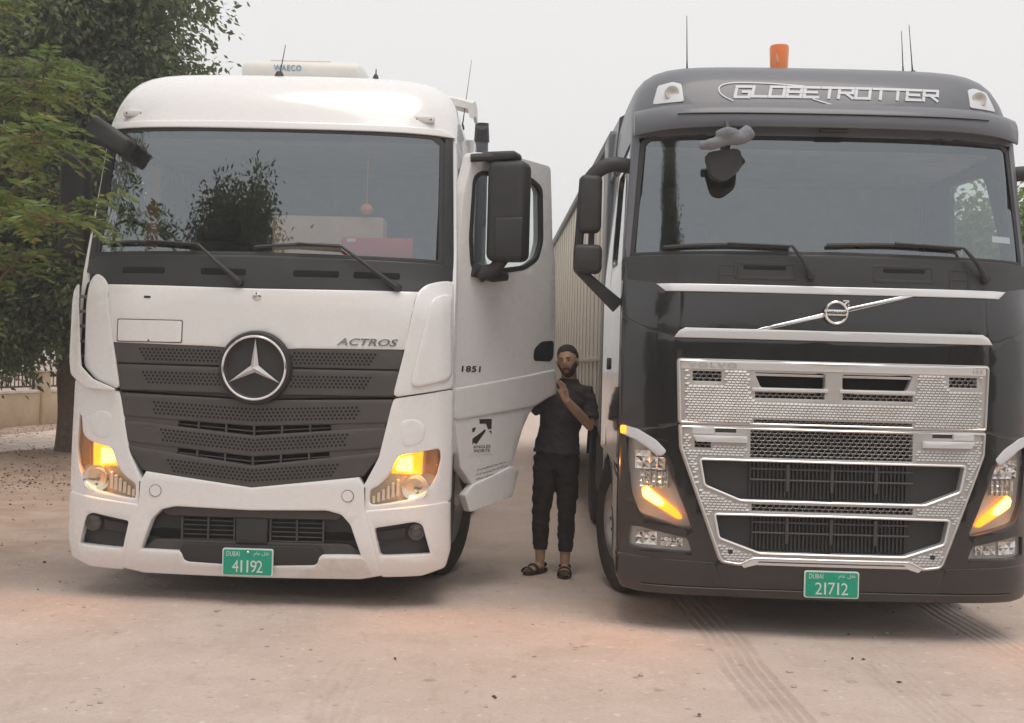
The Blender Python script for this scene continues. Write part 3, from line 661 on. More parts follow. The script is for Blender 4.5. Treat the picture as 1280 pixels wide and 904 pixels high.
for s in (-1, 1):
    f_ = (lambda h: h) if s > 0 else flip
    hd = patch('headlamp', 'lamp_body', WT, mwo(.055), f_([(.74, .66), (.74, .80), (.90, .93), (.94, 1.04), (1.10, 1.08), (1.13, 1.24), (1.23, 1.25), (1.24, .95), (1.2, .78), (1.06, .70)]), (), .02, 0, .07)
    if s < 0: hd['label'] = 'headlamp under the left edge of the cab, indicator lit amber'
    else: hd['label'] = 'headlamp nearer the open door, indicator lit amber'
    u0 = s*1.065; z0 = .805; y0 = S_w(u0, z0)
    lathe_on(hd, 'lamp_bowl', 'reflector', (u0, y0, z0), [(.001, .052), (.035, .050), (.065, .036), (.085, .014), (.089, .012), (.092, .05)], 28)
    lathe_on(hd, 'bulb', 'lens', (u0, y0, z0), [(.001, .026), (.014, .030), (.02, .05)], 14)
    patch('indicator_housing', 'amber_glow', hd, mwo(.040), f_([(.915, .898), (.950, 1.020), (1.105, 1.042), (1.10, .888)]), (), .02, .004, .07)
    patch('indicator_lamp', 'amber_core', hd, mwo(.030), f_([(.945, .922), (.962, .992), (1.035, 1.000), (1.038, .912)]), (), .010, .008, .07)
    patch('side_reflector', 'bronze_lens', hd, mwo(.035), f_([(1.128, .90), (1.140, 1.05), (1.165, 1.20), (1.20, 1.215), (1.222, 1.0), (1.195, .89)]), (), .02, .004, .07)
    lamp_light(hd, mw(s*1.0, .955, -.02), 8, s)
    for k in range(6):
        a = .80+k*.031; zb = .695+.010*k; x, y, _ = mw(s*a, zb+.03, .028)
        MB().rbox(s*a-.010, s*a+.010, y-.01, y+.02, zb, zb+.050+.012*k, .004, 1).build('lamp_rib', 'star_silver', hd)
    patch('lamp_lens', 'lens_amber_lit', hd, mwo(.006), f_(hl if s > 0 else hl_far), (), .004, 0, .06, smooth=60)
# bumper
opening = rounded(mirror([(0, .643), (.50, .655), (.60, .630), (.665, .56), (.742, .346), (.467, .340), (.450, .285), (.42, .268), (0, .252)]), .02)
bc = patch('bumper', 'white_paint', WT, mwo(-.020), mirror([(0, .772), (.70, .858), (.732, .80), (.742, .64), (.855, .222), (.72, .196), (0, .188)]), [opening], .08, .010, .08)
for s in (-1, 1):
    x, y, z = mwo(-.022)(s*.635, .745, 0)
    lathe_on(bc, 'tow_eye_seam', 'seam', (x, y, z), [(.037, -.001), (.040, -.0015), (.0405, .003)], 28)
    lathe_on(bc, 'tow_eye_cover', 'white_paint', (x, y, z), [(.001, -.002), (.036, -.002), (.0368, .003)], 28)
bl_ = patch('scuffed_lip', 'white_scuffed', bc, mwo(-.0225), rounded([(.47, .330), (.75, .336), (.80, .225), (.66, .200), (.30, .195), (.33, .245), (.43, .262)], .02), (), .004, .002, .1)
fog = rounded([(.802, .545), (1.075, .588), (1.13, .565), (1.190, .352), (.845, .342)], .03)
bcorn = both('bumper_corner', 'white_paint', mwo(-.018), rounded([(.752, .640), (1.282, .695), (1.290, .37), (1.262, .262), (1.12, .218), (.865, .212)], .015), [fog], thick=.08, r=.010, grid=.06)
for s in (-1, 1):
    f_ = (lambda h: h) if s > 0 else flip
    fp = patch('fog_lamp_recess', 'dark_plastic', WT, mwo(.055), f_([(.79, .56), (1.09, .61), (1.15, .58), (1.21, .34), (.83, .33)]), (), .02, 0, .08)
    patch('recess_shelf', 'dark_plastic', fp, mwo(.03), f_([(.82, .50), (1.0, .525), (1.0, .475), (.83, .455)]), (), .02, .01, .1)
    u0 = s*1.08; z0 = .507; y0 = S_w(u0, z0)
    lathe_on(fp, 'fog_lamp', 'lamp_dark', (u0, y0, z0), [(.001, .05), (.03, .045), (.048, .02), (.052, .012), (.056, .018), (.058, .06)], 22)
    lathe_on(fp, 'fog_lens', 'lens', (u0, y0, z0), [(.001, .006), (.03, .009), (.05, .016)], 22)
# shut lines between the front panels
for name_, ln, o_ in (('shut_line', [(.744, .80), (.746, .645), (.80, .43), (.860, .214)], -.013), ('shut_line', [(.75, .643), (1.0, .668), (1.284, .700)], -.008), ('shut_line', [(.915, 1.393), (1.10, 1.424), (1.284, 1.458)], -.006), ('shut_line', [(1.046, 2.09), (1.030, 2.03), (.980, 1.715)], -.008)):
    for s in (-1, 1):
        q = [(s*a, b) for a, b in ln]; dense = [(q[i][0]+(q[i+1][0]-q[i][0])*t/4, q[i][1]+(q[i+1][1]-q[i][1])*t/4) for i in range(len(q)-1) for t in range(4)]+[q[-1]]
        strokes(MB(), mwo(o_), [dense], .006, .002).build(name_, 'seam_dark', WT, 0)
# inside of the bumper opening
op = patch('bumper_recess', 'dark_plastic', WT, mwo(.075), mirror([(0, .66), (.62, .66), (.70, .56), (.76, .33), (0, .24)]), (), .02, 0, .1)
patch('recess_lip', 'grille_plastic', op, mwo(.035), mirror([(0, .632), (.52, .640), (.60, .612), (.0, .575)][:3]+[(.56, .585), (0, .580)]), (), .05, .006, .1)
for s in (-1, 1):
    ra = patch('radiator_grille', 'void', op, mwo(.062), rect(min(s*.12, s*.47), max(s*.12, s*.47), .415, .565), (), .004, 0, .2)
    for k in range(5): 
        z = .425+k*.031; MB().tube([mw(u, z, .055) for u in (s*.12, s*.24, s*.36, s*.47)], .0048, 5).build('radiator_bar', 'grille_plastic', ra)
    for a in (.12, .295, .47):
        x, y, z = mw(s*a, .49, .050); MB().box(x-.006, x+.006, y-.008, y+.012, .41, .57).build('radiator_post', 'grille_plastic', ra, 0)
x, y, z = mw(0, .49, .03); MB().rbox(-.105, .105, y-.01, y+.04, .405, .575, .01).build('sensor_block', 'dark_plastic', op)
lp = patch('plate_panel', 'dark_plastic', WT, mwo(-.006), rounded(mirror([(0, .392), (.42, .400), (.462, .37), (.462, .300), (.43, .272), (0, .258)]), .02), (), .08, .008, .1)
patch('recess_step', 'grille_plastic', op, mwo(.03), mirror([(0, .412), (.64, .412), (.72, .352), (0, .33)]), (), .03, .008, .1)
plate(WT, mwo(-.030), -.178, .154, .203, .380, '41192', True)
# roof, visor edge, roof pieces
planW = lambda u: .08*(abs(u)/HW)**2+.2*(abs(u)/HW)**6
rf = roof_shell('roof', 'white_paint', WT, WP, 3.222, 1.232, 2.22, planW)
patch('roof_edge', 'white_paint', WT, mwo(-.016), mirror([(0, 3.262), (1.15, 3.262), (1.20, 3.24), (1.20, 3.226), (0, 3.222)]), (), .05, .008, .08)
for s in (-1, 1):
    x, y, z = mw(s*1.02, 3.33, -.006)
    ml = MB().rbox(x-.075, x+.075, y-.012, y+.03, z-.022, z+.022, .008).build('marker_lamp', 'ac_plastic', rf)
    for d in (-.05, .05): lathe_on(ml, 'lamp_screw', 'ink', (x+d, y-.0135, z), [(.001, -.002), (.006, 0), (.006, .004)], 8)
ac = MB().rbox(-.41, .51, .95, 1.65, 3.680, 3.858, .07, 4).build('roof_air_conditioner', 'ac_plastic', WT)
MB().rbox(-.20, .26, 1.0, 1.60, 3.845, 3.872, .02, 3).build('cooler_hump', 'ac_plastic', ac)
text('cooler_lettering', 'ink_blue', ac, lambda a, b, o: (a, .9485+o, b), 'WAECO', -.155, .050, 3.772, 3.815, .002, spacing=1.15, bold=.02)
antenna(WT, (-.055, .70, 3.655), (-.020, .72, 3.90), .004, .045)
antenna(WT, (.63, .78, 3.69), (.632, .78, 3.755), .006, .025)
antenna(WT, (1.20, 1.75, 3.55), (1.26, 1.78, 4.10), .003, .02)
for s in (-1, 1):        # side fairing wing behind the roof edge
    wg = MB(); cs = [(.97, 3.86), (1.14, 3.85), (1.29, 3.815), (1.295, 3.69), (1.265, 3.70), (1.25, 3.77), (1.12, 3.80), (.98, 3.81)]; k = len(cs)
    sec = [(1.62, -.10), (1.85, -.03), (2.05, 0), (2.28, 0)]
    for v_, dz in sec: wg.v += [(s*u_, v_, w_+dz) for u_, w_ in cs]
    for i in range(len(sec)-1): wg.f += [(i*k+j, i*k+(j+1) % k, (i+1)*k+(j+1) % k, (i+1)*k+j) for j in range(k)]
    wg.f += [tuple(range(k)), tuple((len(sec)-1)*k+j for j in range(k-1, -1, -1))]
    wg.build('roof_wing', 'ac_plastic', WT, 0)
# front mirror hung from the upper corner above the far side of the windscreen
kmv = MB().rbox(-.19, .19, -.055, .075, -.075, .075, .035, 3)
kmr = Matrix.Translation((-1.13, .33, 3.125)) @ Matrix.Rotation(R(28), 4, 'Y') @ Matrix.Rotation(R(-18), 4, 'Z')
kmo = MB().add([(kmr @ Vector((v[0], v[1], v[2]*(1-.9*v[0]))))[:] for v in kmv.v], kmv.f).build('front_mirror', 'dark_plastic', WT)
MB().tube([(-1.24, .52, 3.21), (-1.25, .40, 3.25), (-1.20, .33, 3.18)], .028, 8).build('mirror_arm', 'dark_plastic', kmo)
wiper(WT, S_w, (-.132, 2.14), (-.43, 2.386), (-1.13, 2.388), (-.44, 2.380))
wiper(WT, S_w, (.91, 2.128), (.53, 2.394), (-.05, 2.375), (.52, 2.397))
# cab sides
def Hw(v, w): return 1.288-.048*min(1, max(0, (w-2.25)/.95))-.03*max(0, (v-1.9)/.3)*0
frontW = [(1.0, .23), (1.3, .25), (2.0, .29), (2.2, .33), (2.5, .42), (2.8, .50), (3.2, .60)]
door_hole = [(.62, 1.12), (.58, 2.2), (.76, 3.02), (.86, 3.08), (1.62, 3.08), (1.66, 3.0), (1.66, 1.12)]
cab_side(WT, 1, 'white_paint', Hw, frontW, door_hole, top=3.225)
sd, mfl = cab_side(WT, -1, 'white_paint', Hw, frontW, None, [(.66, 2.34), (.66, 2.42), (.86, 3.0), (1.5, 3.02), (1.56, 2.95), (1.58, 2.40), (1.5, 2.36)], top=3.225)
patch('side_window', 'side_glass', WT, lambda v, w, o: (-(Hw(v, w)-.02-o), v, w), [(.65, 2.33), (.65, 2.42), (.85, 3.01), (1.51, 3.03), (1.57, 2.96), (1.59, 2.39), (1.5, 2.35)], (), .005, 0, .3)
patch('door_frame', 'dark_plastic', WT, lambda v, w, o: (Hw(v, w)-.045-o, v, w), [(.56, 1.06), (.54, 2.2), (.72, 3.06), (.84, 3.14), (1.66, 3.14), (1.72, 3.04), (1.72, 1.06)], [[(.66, 1.16), (.62, 2.2), (.79, 2.98), (.88, 3.03), (1.60, 3.03), (1.62, 2.98), (1.62, 1.16)]], .05, .01, .3)
MB().box(-1.25, 1.25, 2.17, 2.215, 1.0, 3.23).build('rear_panel', 'white_paint', WT)
for s in (-1, 1):       # side fairing behind the cab, entry steps below
    MB().rbox(min(s*1.16, s*1.28), max(s*1.16, s*1.28), 2.23, 2.62, 1.15, 3.55, .03).build('side_fairing', 'white_paint', WT)
    mfs = lambda v, w, o, s=s: (s*(1.282-o), v, w)
    patch('entry_step_panel', 'white_paint' if s < 0 else 'dark_plastic', WT, mfs, [(.25, .72), (.25, 1.0), (.60, 1.0), (.86, .94), (.80, .70), (.70, .40), (.27, .36)], (), .25, .008, .2)
    ar = MB(); n = 12
    for k in range(n+1):
        t = R(10+160*k/n); 
    ar.lathe([(.60, s*.86), (.63, s*.86), (.63, s*1.275), (.60, s*1.275)], (0, 1.38, .50), 'x', 40)
    me = ar.mesh('wheel_arch'); bm = bmesh.new(); bm.from_mesh(me); bmesh.ops.delete(bm, geom=[v for v in bm.verts if v.co.z < .42], context='VERTS'); bm.to_mesh(me); bm.free()
    link('wheel_arch', me, 'dark_plastic', WT)
    wheel(WT, s*1.07, 1.38, s, steer=-17); wheel(WT, s*.93, 5.0, s, width=.56, hub='rear')
MB().rbox(-.75, .75, .35, 2.1, .40, 1.28, .05).rbox(-.45, -.33, 1.9, 6.0, .75, 1.02, .01).rbox(.33, .45, 1.9, 6.0, .75, 1.02, .01).rbox(-.9, .9, 1.30, 1.46, .42, .56, .03).rbox(-.8, .8, 4.92, 5.08, .42, .58, .03).build('chassis', 'chassis', WT)
MB().rbox(-1.2, -.55, 2.4, 4.1, .45, 1.05, .08, 3).rbox(.55, 1.2, 2.6, 4.1, .45, 1.05, .08, 3).build('fuel_tank', 'rim_metal', WT)
sn = MB().tube([(1.315, 2.62, 1.3), (1.315, 2.62, 3.60), (1.315, 2.60, 3.74)], [(.05, .06)]*3, 14).build('intake_stack', 'grey_paint', WT)
MB().tube([(1.315, 2.62, 3.60), (1.315, 2.60, 3.765)], [(.056, .07), (.05, .06)], 14).build('stack_cap', 'cowl_plastic', sn)
interior(WT, S_w, 3.19)
MB().rbox(.46, .96, .50, .515, 2.33, 2.50, .003).build('red_folder', 'red_card', WT)
MB().box(.50, .56, .497, .4985, 2.465, 2.49).build('folder_sticker', 'paper', WT)
MB().box(.24, .45, .47, .473, 2.30, 2.37).build('windscreen_papers', 'paper', WT)
for u in (-1.10, -.93):
    MB().tube([(u, 1.95, 1.9), (u+.02, 1.93, 2.6), (u, 1.95, 3.15)], [(.09, .035)]*3, 12).build('curtain', 'curtain', WT)
MB().rbox(-.06, .74, .62, .80, 2.29, 2.66, .02, 2).build('dash_box', 'tan_board', WT)
MB().ell((.62, .58, 2.71), (.045, .03, .04), 10, 8).tube([(.62, .58, 2.74), (.62, .60, 3.10)], .003, 5).build('hanging_ornament', 'amber_plastic', WT)
MB().rbox(-1.0, -.90, .70, .73, 2.40, 3.0, .01).build('door_curtain', 'curtain', WT)
mir = MB().rbox(-1.56, -1.36, .50, .66, 2.30, 3.06, .05, 3).build('door_mirror', 'dark_plastic', WT)
MB().tube([(-1.26, .62, 3.10), (-1.46, .56, 3.10), (-1.46, .58, 2.26), (-1.27, .62, 2.24)], .025, 8).build('mirror_arm', 'dark_plastic', mir)

# the open driver door
TH = R(40); Dv = Vector((math.sin(TH), math.cos(TH), 0)); Nv = Vector((math.cos(TH), -math.sin(TH), 0)); HP = Vector((1.275, .52, 0))
def md(d=0, bulge=.03):
    def f(s_, w, o):
        p = HP+Dv*s_+Nv*(d-o+bulge*(1-((s_-.55)/.6)**2)); return (p.x, p.y, w)
    return f
win = rounded([(.125, 2.96), (.20, 3.015), (.76, 3.04), (.89, 2.985), (.915, 2.58), (.86, 2.43), (.70, 2.345), (.25, 2.265), (.125, 2.31), (.10, 2.52)], .05)
dr = patch('driver_door', 'white_paint', WT, md(), rounded([(.13, 3.13), (.50, 3.165), (.985, 3.155), (1.005, 2.95), (1.035, 2.60), (1.085, 2.42), (1.108, 1.71), (1.112, 1.602), (0, 1.455), (-.012, 2.19), (.045, 2.84)], .03), [win], .09, .008, .1, back=True)
dr['label'] = 'driver door standing open towards the man'
patch('door_crease_panel', 'white_paint', WT, md(.012), rounded([(0, 1.446), (1.112, 1.595), (1.128, 1.425), (1.02, 1.395), (.94, 1.365), (.86, 1.335), (.022, 1.245)], .012), (), .09, .012, .09, back=True)
patch('door_skirt', 'white_paint', WT, md(.0), rounded([(.022, 1.236), (.86, 1.326), (.79, 1.265), (.725, 1.17), (.675, 1.06), (.635, .965), (.59, .887), (.20, .775), (.082, .90)], .012), (), .08, .006, .1, back=True)
patch('door_step_trim', 'white_paint', WT, md(.018), rounded([(.195, .768), (.585, .878), (.668, .858), (.635, .74), (.595, .662), (.48, .640), (.165, .585), (.115, .70)], .010), (), .06, .005, .1, back=True)
patch('window_seal', 'dark_plastic', dr, md(.003), win, [rounded([(.15, 2.945), (.22, 2.99), (.75, 3.01), (.86, 2.965), (.885, 2.585), (.835, 2.455), (.69, 2.375), (.26, 2.305), (.155, 2.335), (.135, 2.53)], .04)], .03, .002, .12)
patch('door_window', 'side_glass', dr, md(-.02), win, (), .005, 0, .2)
patch('door_handle', 'void', dr, md(.002), rounded([(.832, 1.67), (.838, 1.755), (.93, 1.815), (1.09, 1.825), (1.088, 1.70), (1.05, 1.668)], .03), (), .01, .004, .2)
text('model_number', 'ink', dr, md(.0015), '1851', .062, .245, 1.575, 1.618, .001, slant=.1, spacing=1.1, bold=.03)
# blind-spot sticker and small lettering on the skirt
stk = patch('blind_spot_sticker', 'paper', WT, md(.0025), rect(.165, .385, .985, 1.250), (), .002, 0, .3)
mst = md(.0042)
for q in ([(.245, 1.238), (.372, 1.238), (.372, 1.165), (.335, 1.165), (.315, 1.205), (.25, 1.205)], [(.178, 1.175), (.215, 1.180), (.20, 1.150), (.178, 1.145)], [(.182, 1.075), (.30, 1.165), (.315, 1.155), (.225, 1.06)], [(.182, 1.058), (.182, 1.10), (.29, 1.155)], [(.345, 1.155), (.372, 1.15), (.372, 1.125)]):
    patch('sticker_mark', 'ink', stk, mst, q, (), .0012, 0, .3)
text('sticker_lettering', 'ink', stk, mst, 'ANGLES', .19, .365, 1.030, 1.052, .001)
text('sticker_lettering', 'ink', stk, mst, 'MORTS', .20, .36, 1.000, 1.022, .001)
lt = MB(); rnd = random.Random(3)
for k, (x0, x1) in enumerate(((.235, .53), (.23, .54), (.225, .52))):
    zz = .875-.032*k; x = x0
    while x < x1:
        L_ = rnd.uniform(.012, .035); yy = zz+.16*(x-.25); pts = [(x, yy), (x+L_*.4, yy-.004*rnd.random()), (x+L_, yy+.003)]
        if rnd.random() < .5: pts.append((x+L_, yy+.012))
        strokes(lt, md(.0015), [pts], .0035, .0008); x += L_+rnd.choice((.004, .004, .016))
lt.build('skirt_lettering', 'ink', WT, 0)
def dp(s_, w, out): p = HP+Dv*s_+Nv*(.03+out); return Vector((p.x, p.y, w))
dm = MB(); dmv = MB().rbox(-.145, .145, -.09, .09, -.355, .355, .055, 4)
sx = Nv.cross(Vector((0, 0, 1)))
rotm = Matrix.Translation(dp(.285, 2.715, .19)) @ Matrix.Rotation(-TH*.45, 4, 'Z')
dm.add([(rotm @ Vector(v))[:] for v in dmv.v], dmv.f); dmo = dm.build('door_mirror', 'dark_plastic', WT)
dl_ = MB(); dlv = MB().rbox(-.07, .138, -.098, -.07, -.33, -.05, .04, 3); dl_.add([(rotm @ Vector(v))[:] for v in dlv.v], dlv.f); dl_.build('mirror_cover', 'cowl_plastic', dmo)
tb = MB(); tbv = MB().rbox(-.20, .06, -.07, .10, .36, .425, .025, 3); tb.add([(rotm @ Vector(v))[:] for v in tbv.v], tbv.f); tb.build('mirror_bracket', 'cowl_plastic', dmo)
MB().tube([dp(.10, 3.09, -.02), dp(.20, 3.10, .10), dp(.30, 3.10, .18)], [(.03, .03)]*3, 10).build('mirror_arm', 'dark_plastic', dmo)
MB().tube([dp(.30, 2.42, .17), dp(.25, 2.31, .10), dp(.20, 2.27, .0)], [(.035, .045), (.045, .05), (.06, .06)], 10).tube([dp(.13, 2.30, .0), dp(.30, 2.27, .05), dp(.43, 2.27, .06)], [(.03, .05), (.035, .05), (.02, .03)], 10).build('mirror_arm', 'dark_plastic', dmo)

# ------------------------------------------------------------------ black truck
BP = [(.15, .06), (.3, 0), (.6, 0), (1.9, .04), (2.3, .08), (3.1, .24), (3.25, .26), (3.5, .38), (3.64, .54), (3.70, .80), (3.73, 1.3)]
def S_b(u, w):
    a = abs(u)/HW; t = min(1, max(0, (w-1.95)/.3)); t = t*t*(3-2*t)
    return sm(w, BP)+(1-t)*(.05*a**2+.17*a**8)+t*(.07*a**2+.19*a**6)
BT = empty('black_truck', (1.985, 6.95, 0), -R(1.0))
tag(BT, 'black and grey tractor unit with silver mesh grille and amber roof beacon', 'truck')
mb_ = lambda u, w, o: (u, S_b(u, w)+o, w)
def mbo(d): return lambda u, w, o: (u, S_b(u, w)+o+d, w)
def bothb(name, m, mapf, h, holes=(), **k):
    a = patch(name, m, BT, mapf, h, holes, **k); b = patch(name, m, BT, mapf, flip(h), [flip(q) for q in holes], **k); return a, b
patch('inner_shell', 'void', BT, mbo(.085), mirror([(0, 2.36), (1.22, 2.34), (1.235, .60), (1.17, .36), (0, .30)]), (), .02, 0, .15)
patch('windscreen', 'windscreen', BT, mbo(.006), mirror([(0, 3.165), (1.13, 3.125), (1.172, 3.09), (1.232, 2.362), (0, 2.378)]), (), .008, 0, .06, smooth=60)
patch('windscreen_seal', 'dark_plastic', BT, mb_, mirror([(0, 3.18), (1.15, 3.14), (1.195, 3.10), (1.252, 2.35), (0, 2.365)]), [mirror([(0, 3.158), (1.125, 3.118), (1.165, 3.085), (1.225, 2.372), (0, 2.387)])], .02, .002, .1)
for s in (-1, 1):
    q = [(1.254, 2.345), (1.198, 3.10), (1.205, 3.14), (1.240, 3.14), (1.284, 2.345)]
    patch('windscreen_pillar', 'grey_paint', BT, mbo(-.004), q if s > 0 else flip(q), (), .12, .004, .1)
cw = patch('cowl_panel', 'cowl_plastic', BT, mbo(-.006), mirror([(0, 2.364), (1.25, 2.347), (1.284, 2.34), (1.286, 2.205), (1.12, 2.172), (0, 2.166)]), (), .06, .006, .09)
for s in (-1, 1):
    h = [rect(.42*s-.17, .42*s+.17, 2.225, 2.30, .012)]
    patch('grab_handle_recess', 'dark_plastic', cw, mbo(-.0085), rounded(rect(s*.43-.19, s*.43+.19, 2.205, 2.312), .015), [rounded(rect(s*.43-.175, s*.43+.175, 2.22, 2.298), .012)], .006, .003, .15)
    patch('grab_slot', 'void', cw, mbo(-.0085), rounded(rect(s*.43-.13, s*.43+.13, 2.268, 2.29), .006), (), .004, .001, .2)
    a = -.65 if s < 0 else .78
    patch('step_flap', 'dark_plastic', cw, mbo(-.0085), rect(a-.065, a+.065, 2.175, 2.30), [rect(a-.053, a+.053, 2.235, 2.288), rect(a-.053, a+.053, 2.178, 2.228)], .006, .002, .15)
# bright strips and panels between them
patch('upper_bright_strip', 'silver_strip', BT, mbo(-.022), mirror([(0, 2.163), (1.085, 2.167), (1.035, 2.127), (0, 2.124)]), (), .04, .005, .1)
patch('lower_bright_strip', 'silver_strip', BT, mbo(-.024), mirror([(0, 1.886), (.915, 1.889), (.950, 1.870), (.972, 1.838), (0, 1.836)]), (), .04, .006, .1)
fpn = patch('front_flap', 'black_paint', BT, mbo(-.010), mirror([(0, 2.123), (.945, 2.127), (.945, 1.890), (0, 1.887)]), (), .05, .005, .1)
bothb('upper_corner_panel', 'black_paint', mbo(-.012), rounded([(.952, 2.127), (1.036, 2.127), (1.095, 2.170), (1.272, 2.200), (1.286, 2.19), (1.288, 1.962), (1.15, 1.895), (.98, 1.842), (.952, 1.872)], .012), thick=.07, r=.006, grid=.06)
patch('lower_flap', 'black_paint', BT, mbo(-.008), mirror([(0, 1.834), (.965, 1.834), (.965, 1.704), (0, 1.702)]), (), .05, .005, .1)
bothb('corner_panel', 'black_paint', mbo(-.010), rounded([(.968, 1.832), (.985, 1.836), (1.15, 1.888), (1.288, 1.955), (1.288, 1.285), (1.21, 1.262), (1.04, 1.275), (.952, 1.300), (.968, 1.68)], .012), thick=.07, r=.008, grid=.06)
hlb = rounded([(1.265, 1.250), (1.17, 1.215), (1.03, 1.122), (.925, .86), (.838, .652), (.90, .655), (1.165, .725), (1.215, .84), (1.245, 1.05)], .03)
fgb = rounded([(1.232, .650), (1.16, .652), (.870, .596), (.836, .505), (1.16, .508), (1.235, .525)], .02)
bothb('lamp_surround', 'black_paint', mbo(-.010), rounded([(.950, 1.292), (1.04, 1.266), (1.21, 1.253), (1.288, 1.276), (1.290, .80), (1.288, .47), (.70, .452), (.665, .468), (.90, 1.04), (.942, 1.16)], .01), [hlb, fgb], thick=.09, r=.006, grid=.06)
bothb('bumper_corner', 'black_paint', mbo(-.016), rounded([(.705, .445), (1.288, .462), (1.288, .33), (1.255, .262), (1.15, .248), (.64, .248)], .015), thick=.08, r=.010, grid=.06)
bmc = patch('bumper', 'black_paint', BT, mbo(-.020), mirror([(0, .478), (.50, .478), (.54, .455), (.665, .455), (.69, .44), (.628, .248), (0, .244)]), (), .08, .010, .08)
MB().tube([mbo(-.028)(u, .292, 0) for u in [-1.15+i*.1 for i in range(24)]], .004, 5).build('bumper_seam', 'cowl_plastic', bmc)
for s in (-1, 1):
    f_ = (lambda h: h) if s > 0 else flip
    hd = patch('headlamp', 'lamp_body', BT, mbo(.06), f_([(1.255, 1.255), (1.16, 1.235), (1.02, 1.14), (.90, .86), (.82, .65), (.90, .645), (1.18, .71), (1.23, .84), (1.255, 1.05)]), (), .02, 0, .07)
    hd['label'] = 'headlamp beside the man, amber indicator strip lit' if s < 0 else 'headlamp at the right edge of the picture, amber indicator strip lit'
    patch('running_light', 'text_white', hd, mbo(-.014), f_(rounded([(1.286, 1.268), (1.284, 1.225), (1.19, 1.190), (1.05, 1.096), (1.018, 1.122), (1.08, 1.185), (1.19, 1.248)], .015)), (), .04, .008, .06)
    if s < 0:
        x, y, z = mb_(-1.268, 1.245, -.02); MB().rbox(x-.022, x+.016, y-.008, y+.05, z-.026, z+.026, .008).build('side_marker', 'amber_glow', hd)
    facets(hd, 'lamp_reflector', mbo(.022), *sorted((s*1.015, s*1.195)), 1.005, 1.120, 4, 3, 5)
    facets(hd, 'lamp_reflector', mbo(.022), *sorted((s*.985, s*1.165)), .895, .990, 5, 3, 8)
    for k in range(5):
        a = 1.0+k*.035; x, y, _ = mb_(s*a, .995, .012); MB().rbox(x-.003, x+.003, y, y+.03, .90, 1.0, .001, 1).build('lamp_rib', 'silver', hd)
    patch('indicator_housing', 'amber_glow', hd, mbo(.030), f_(rounded([(1.150, .882), (1.12, .90), (.935, .755), (.905, .710), (.93, .705), (1.14, .825)], .012)), (), .02, .004, .05)
    patch('indicator_lamp', 'amber_core', hd, mbo(.018), f_(rounded([(1.145, .876), (1.12, .888), (1.03, .815), (1.02, .785), (1.06, .786), (1.14, .835)], .02)), (), .012, .006, .05)
    lamp_light(hd, mb_(s*1.09, .845, -.02), 8, s)
    patch('lamp_lens', 'lens', hd, mbo(.004), f_(hlb), (), .004, 0, .06, smooth=60)
    fg = patch('fog_lamp', 'lamp_body', BT, mbo(.035), f_([(1.24, .66), (1.16, .662), (.86, .605), (.82, .495), (1.16, .495), (1.245, .515)]), (), .02, 0, .08)
    facets(fg, 'fog_reflector', mbo(.014), *sorted((s*1.055, s*1.185)), .535, .618, 3, 2, 3)
    facets(fg, 'fog_reflector', mbo(.014), *sorted((s*.90, s*1.035)), .535, .590, 4, 2, 4)
    patch('fog_lens', 'lens', fg, mbo(.004), f_(fgb), (), .004, 0, .08, smooth=60)
# silver mesh grille
def honeycomb(name, parent, u0, u1, w0, w1, px=.039, pz=.0225, k=.90, d=0, depth=.008):
    mb = MB(); rows = int(round((w1-w0)/pz)); rows = max(rows, 2); pz_ = (w1-w0)/rows
    n = int(round((u1-u0)/px)); px_ = (u1-u0)/n
    for j in range(rows):
        for i in range(n+(j % 2)):
            cu_ = u0+(i+(.5 if j % 2 == 0 else 0))*px_; cw_ = w0+(j+.5)*pz_
            hx, hz = px_*.5, pz_*.5
            o6 = [(-hx, -.25*pz_), (-.2*px_, -hz), (.3*px_, -hz), (hx, .25*pz_), (.2*px_, hz), (-.3*px_, hz)]
            def cl(a, b): return (min(u1, max(u0, cu_+a)), min(w1, max(w0, cw_+b)))
            O = [cl(a, b) for a, b in o6]; I = [cl(a*k, b*k*.92) for a, b in o6]
            if max(q[0] for q in I)-min(q[0] for q in I) < px_*.25: continue
            v = [mbo(d)(a, b, 0) for a, b in O]+[mbo(d)(a, b, .002) for a, b in I]+[mbo(d)(a, b, depth) for a, b in I]
            f = []
            for q in range(6):
                q2 = (q+1) % 6; f += [(q, q2, 6+q2, 6+q), (6+q, 6+q2, 12+q2, 12+q)]
            mb.add(v, f)
    return tag(mb.build(name, 'mesh_silver', parent, 0, fix=False), kind='stuff')
def relief(name, parent, outer, avoid, px=.027, pz=.016, d=-.002):
    mb = MB(); us = [q[0] for q in outer]; wsx = [q[1] for q in outer]; j = 0; w = min(wsx)+pz*.5
    while w < max(wsx):
        u = min(us)+px*((.36*j) % 1.0)
        while u < max(us):
            c = [(u-.58*px, w-.34*pz), (u+.22*px, w-.42*pz), (u+.58*px, w+.36*pz), (u-.22*px, w+.44*pz)]
            if all(inpoly(a, b, outer) for a, b in c) and not any(inpoly(a, b, h) for h in avoid for a, b in c):
                v = [mbo(d)(*c[0], -.0060), mbo(d)(*c[1], -.0060), mbo(d)(*c[2], 0), mbo(d)(*c[3], 0), mbo(d)(*c[0], .002), mbo(d)(*c[1], .002)]
                mb.add(v, [(0, 1, 2, 3), (4, 5, 1, 0), (5, 2, 1), (4, 0, 3)])
            u += px
        w += pz; j += 1
    return tag(mb.build(name, 'mesh_silver', parent, 0, fix=False), kind='stuff')
def grow(p, g): return rect(p[0]-g, p[1]+g, p[2]-g, p[3]+g)
gu = rounded(mirror([(0, 1.697), (.958, 1.699), (.943, 1.302), (0, 1.302)]), .022)
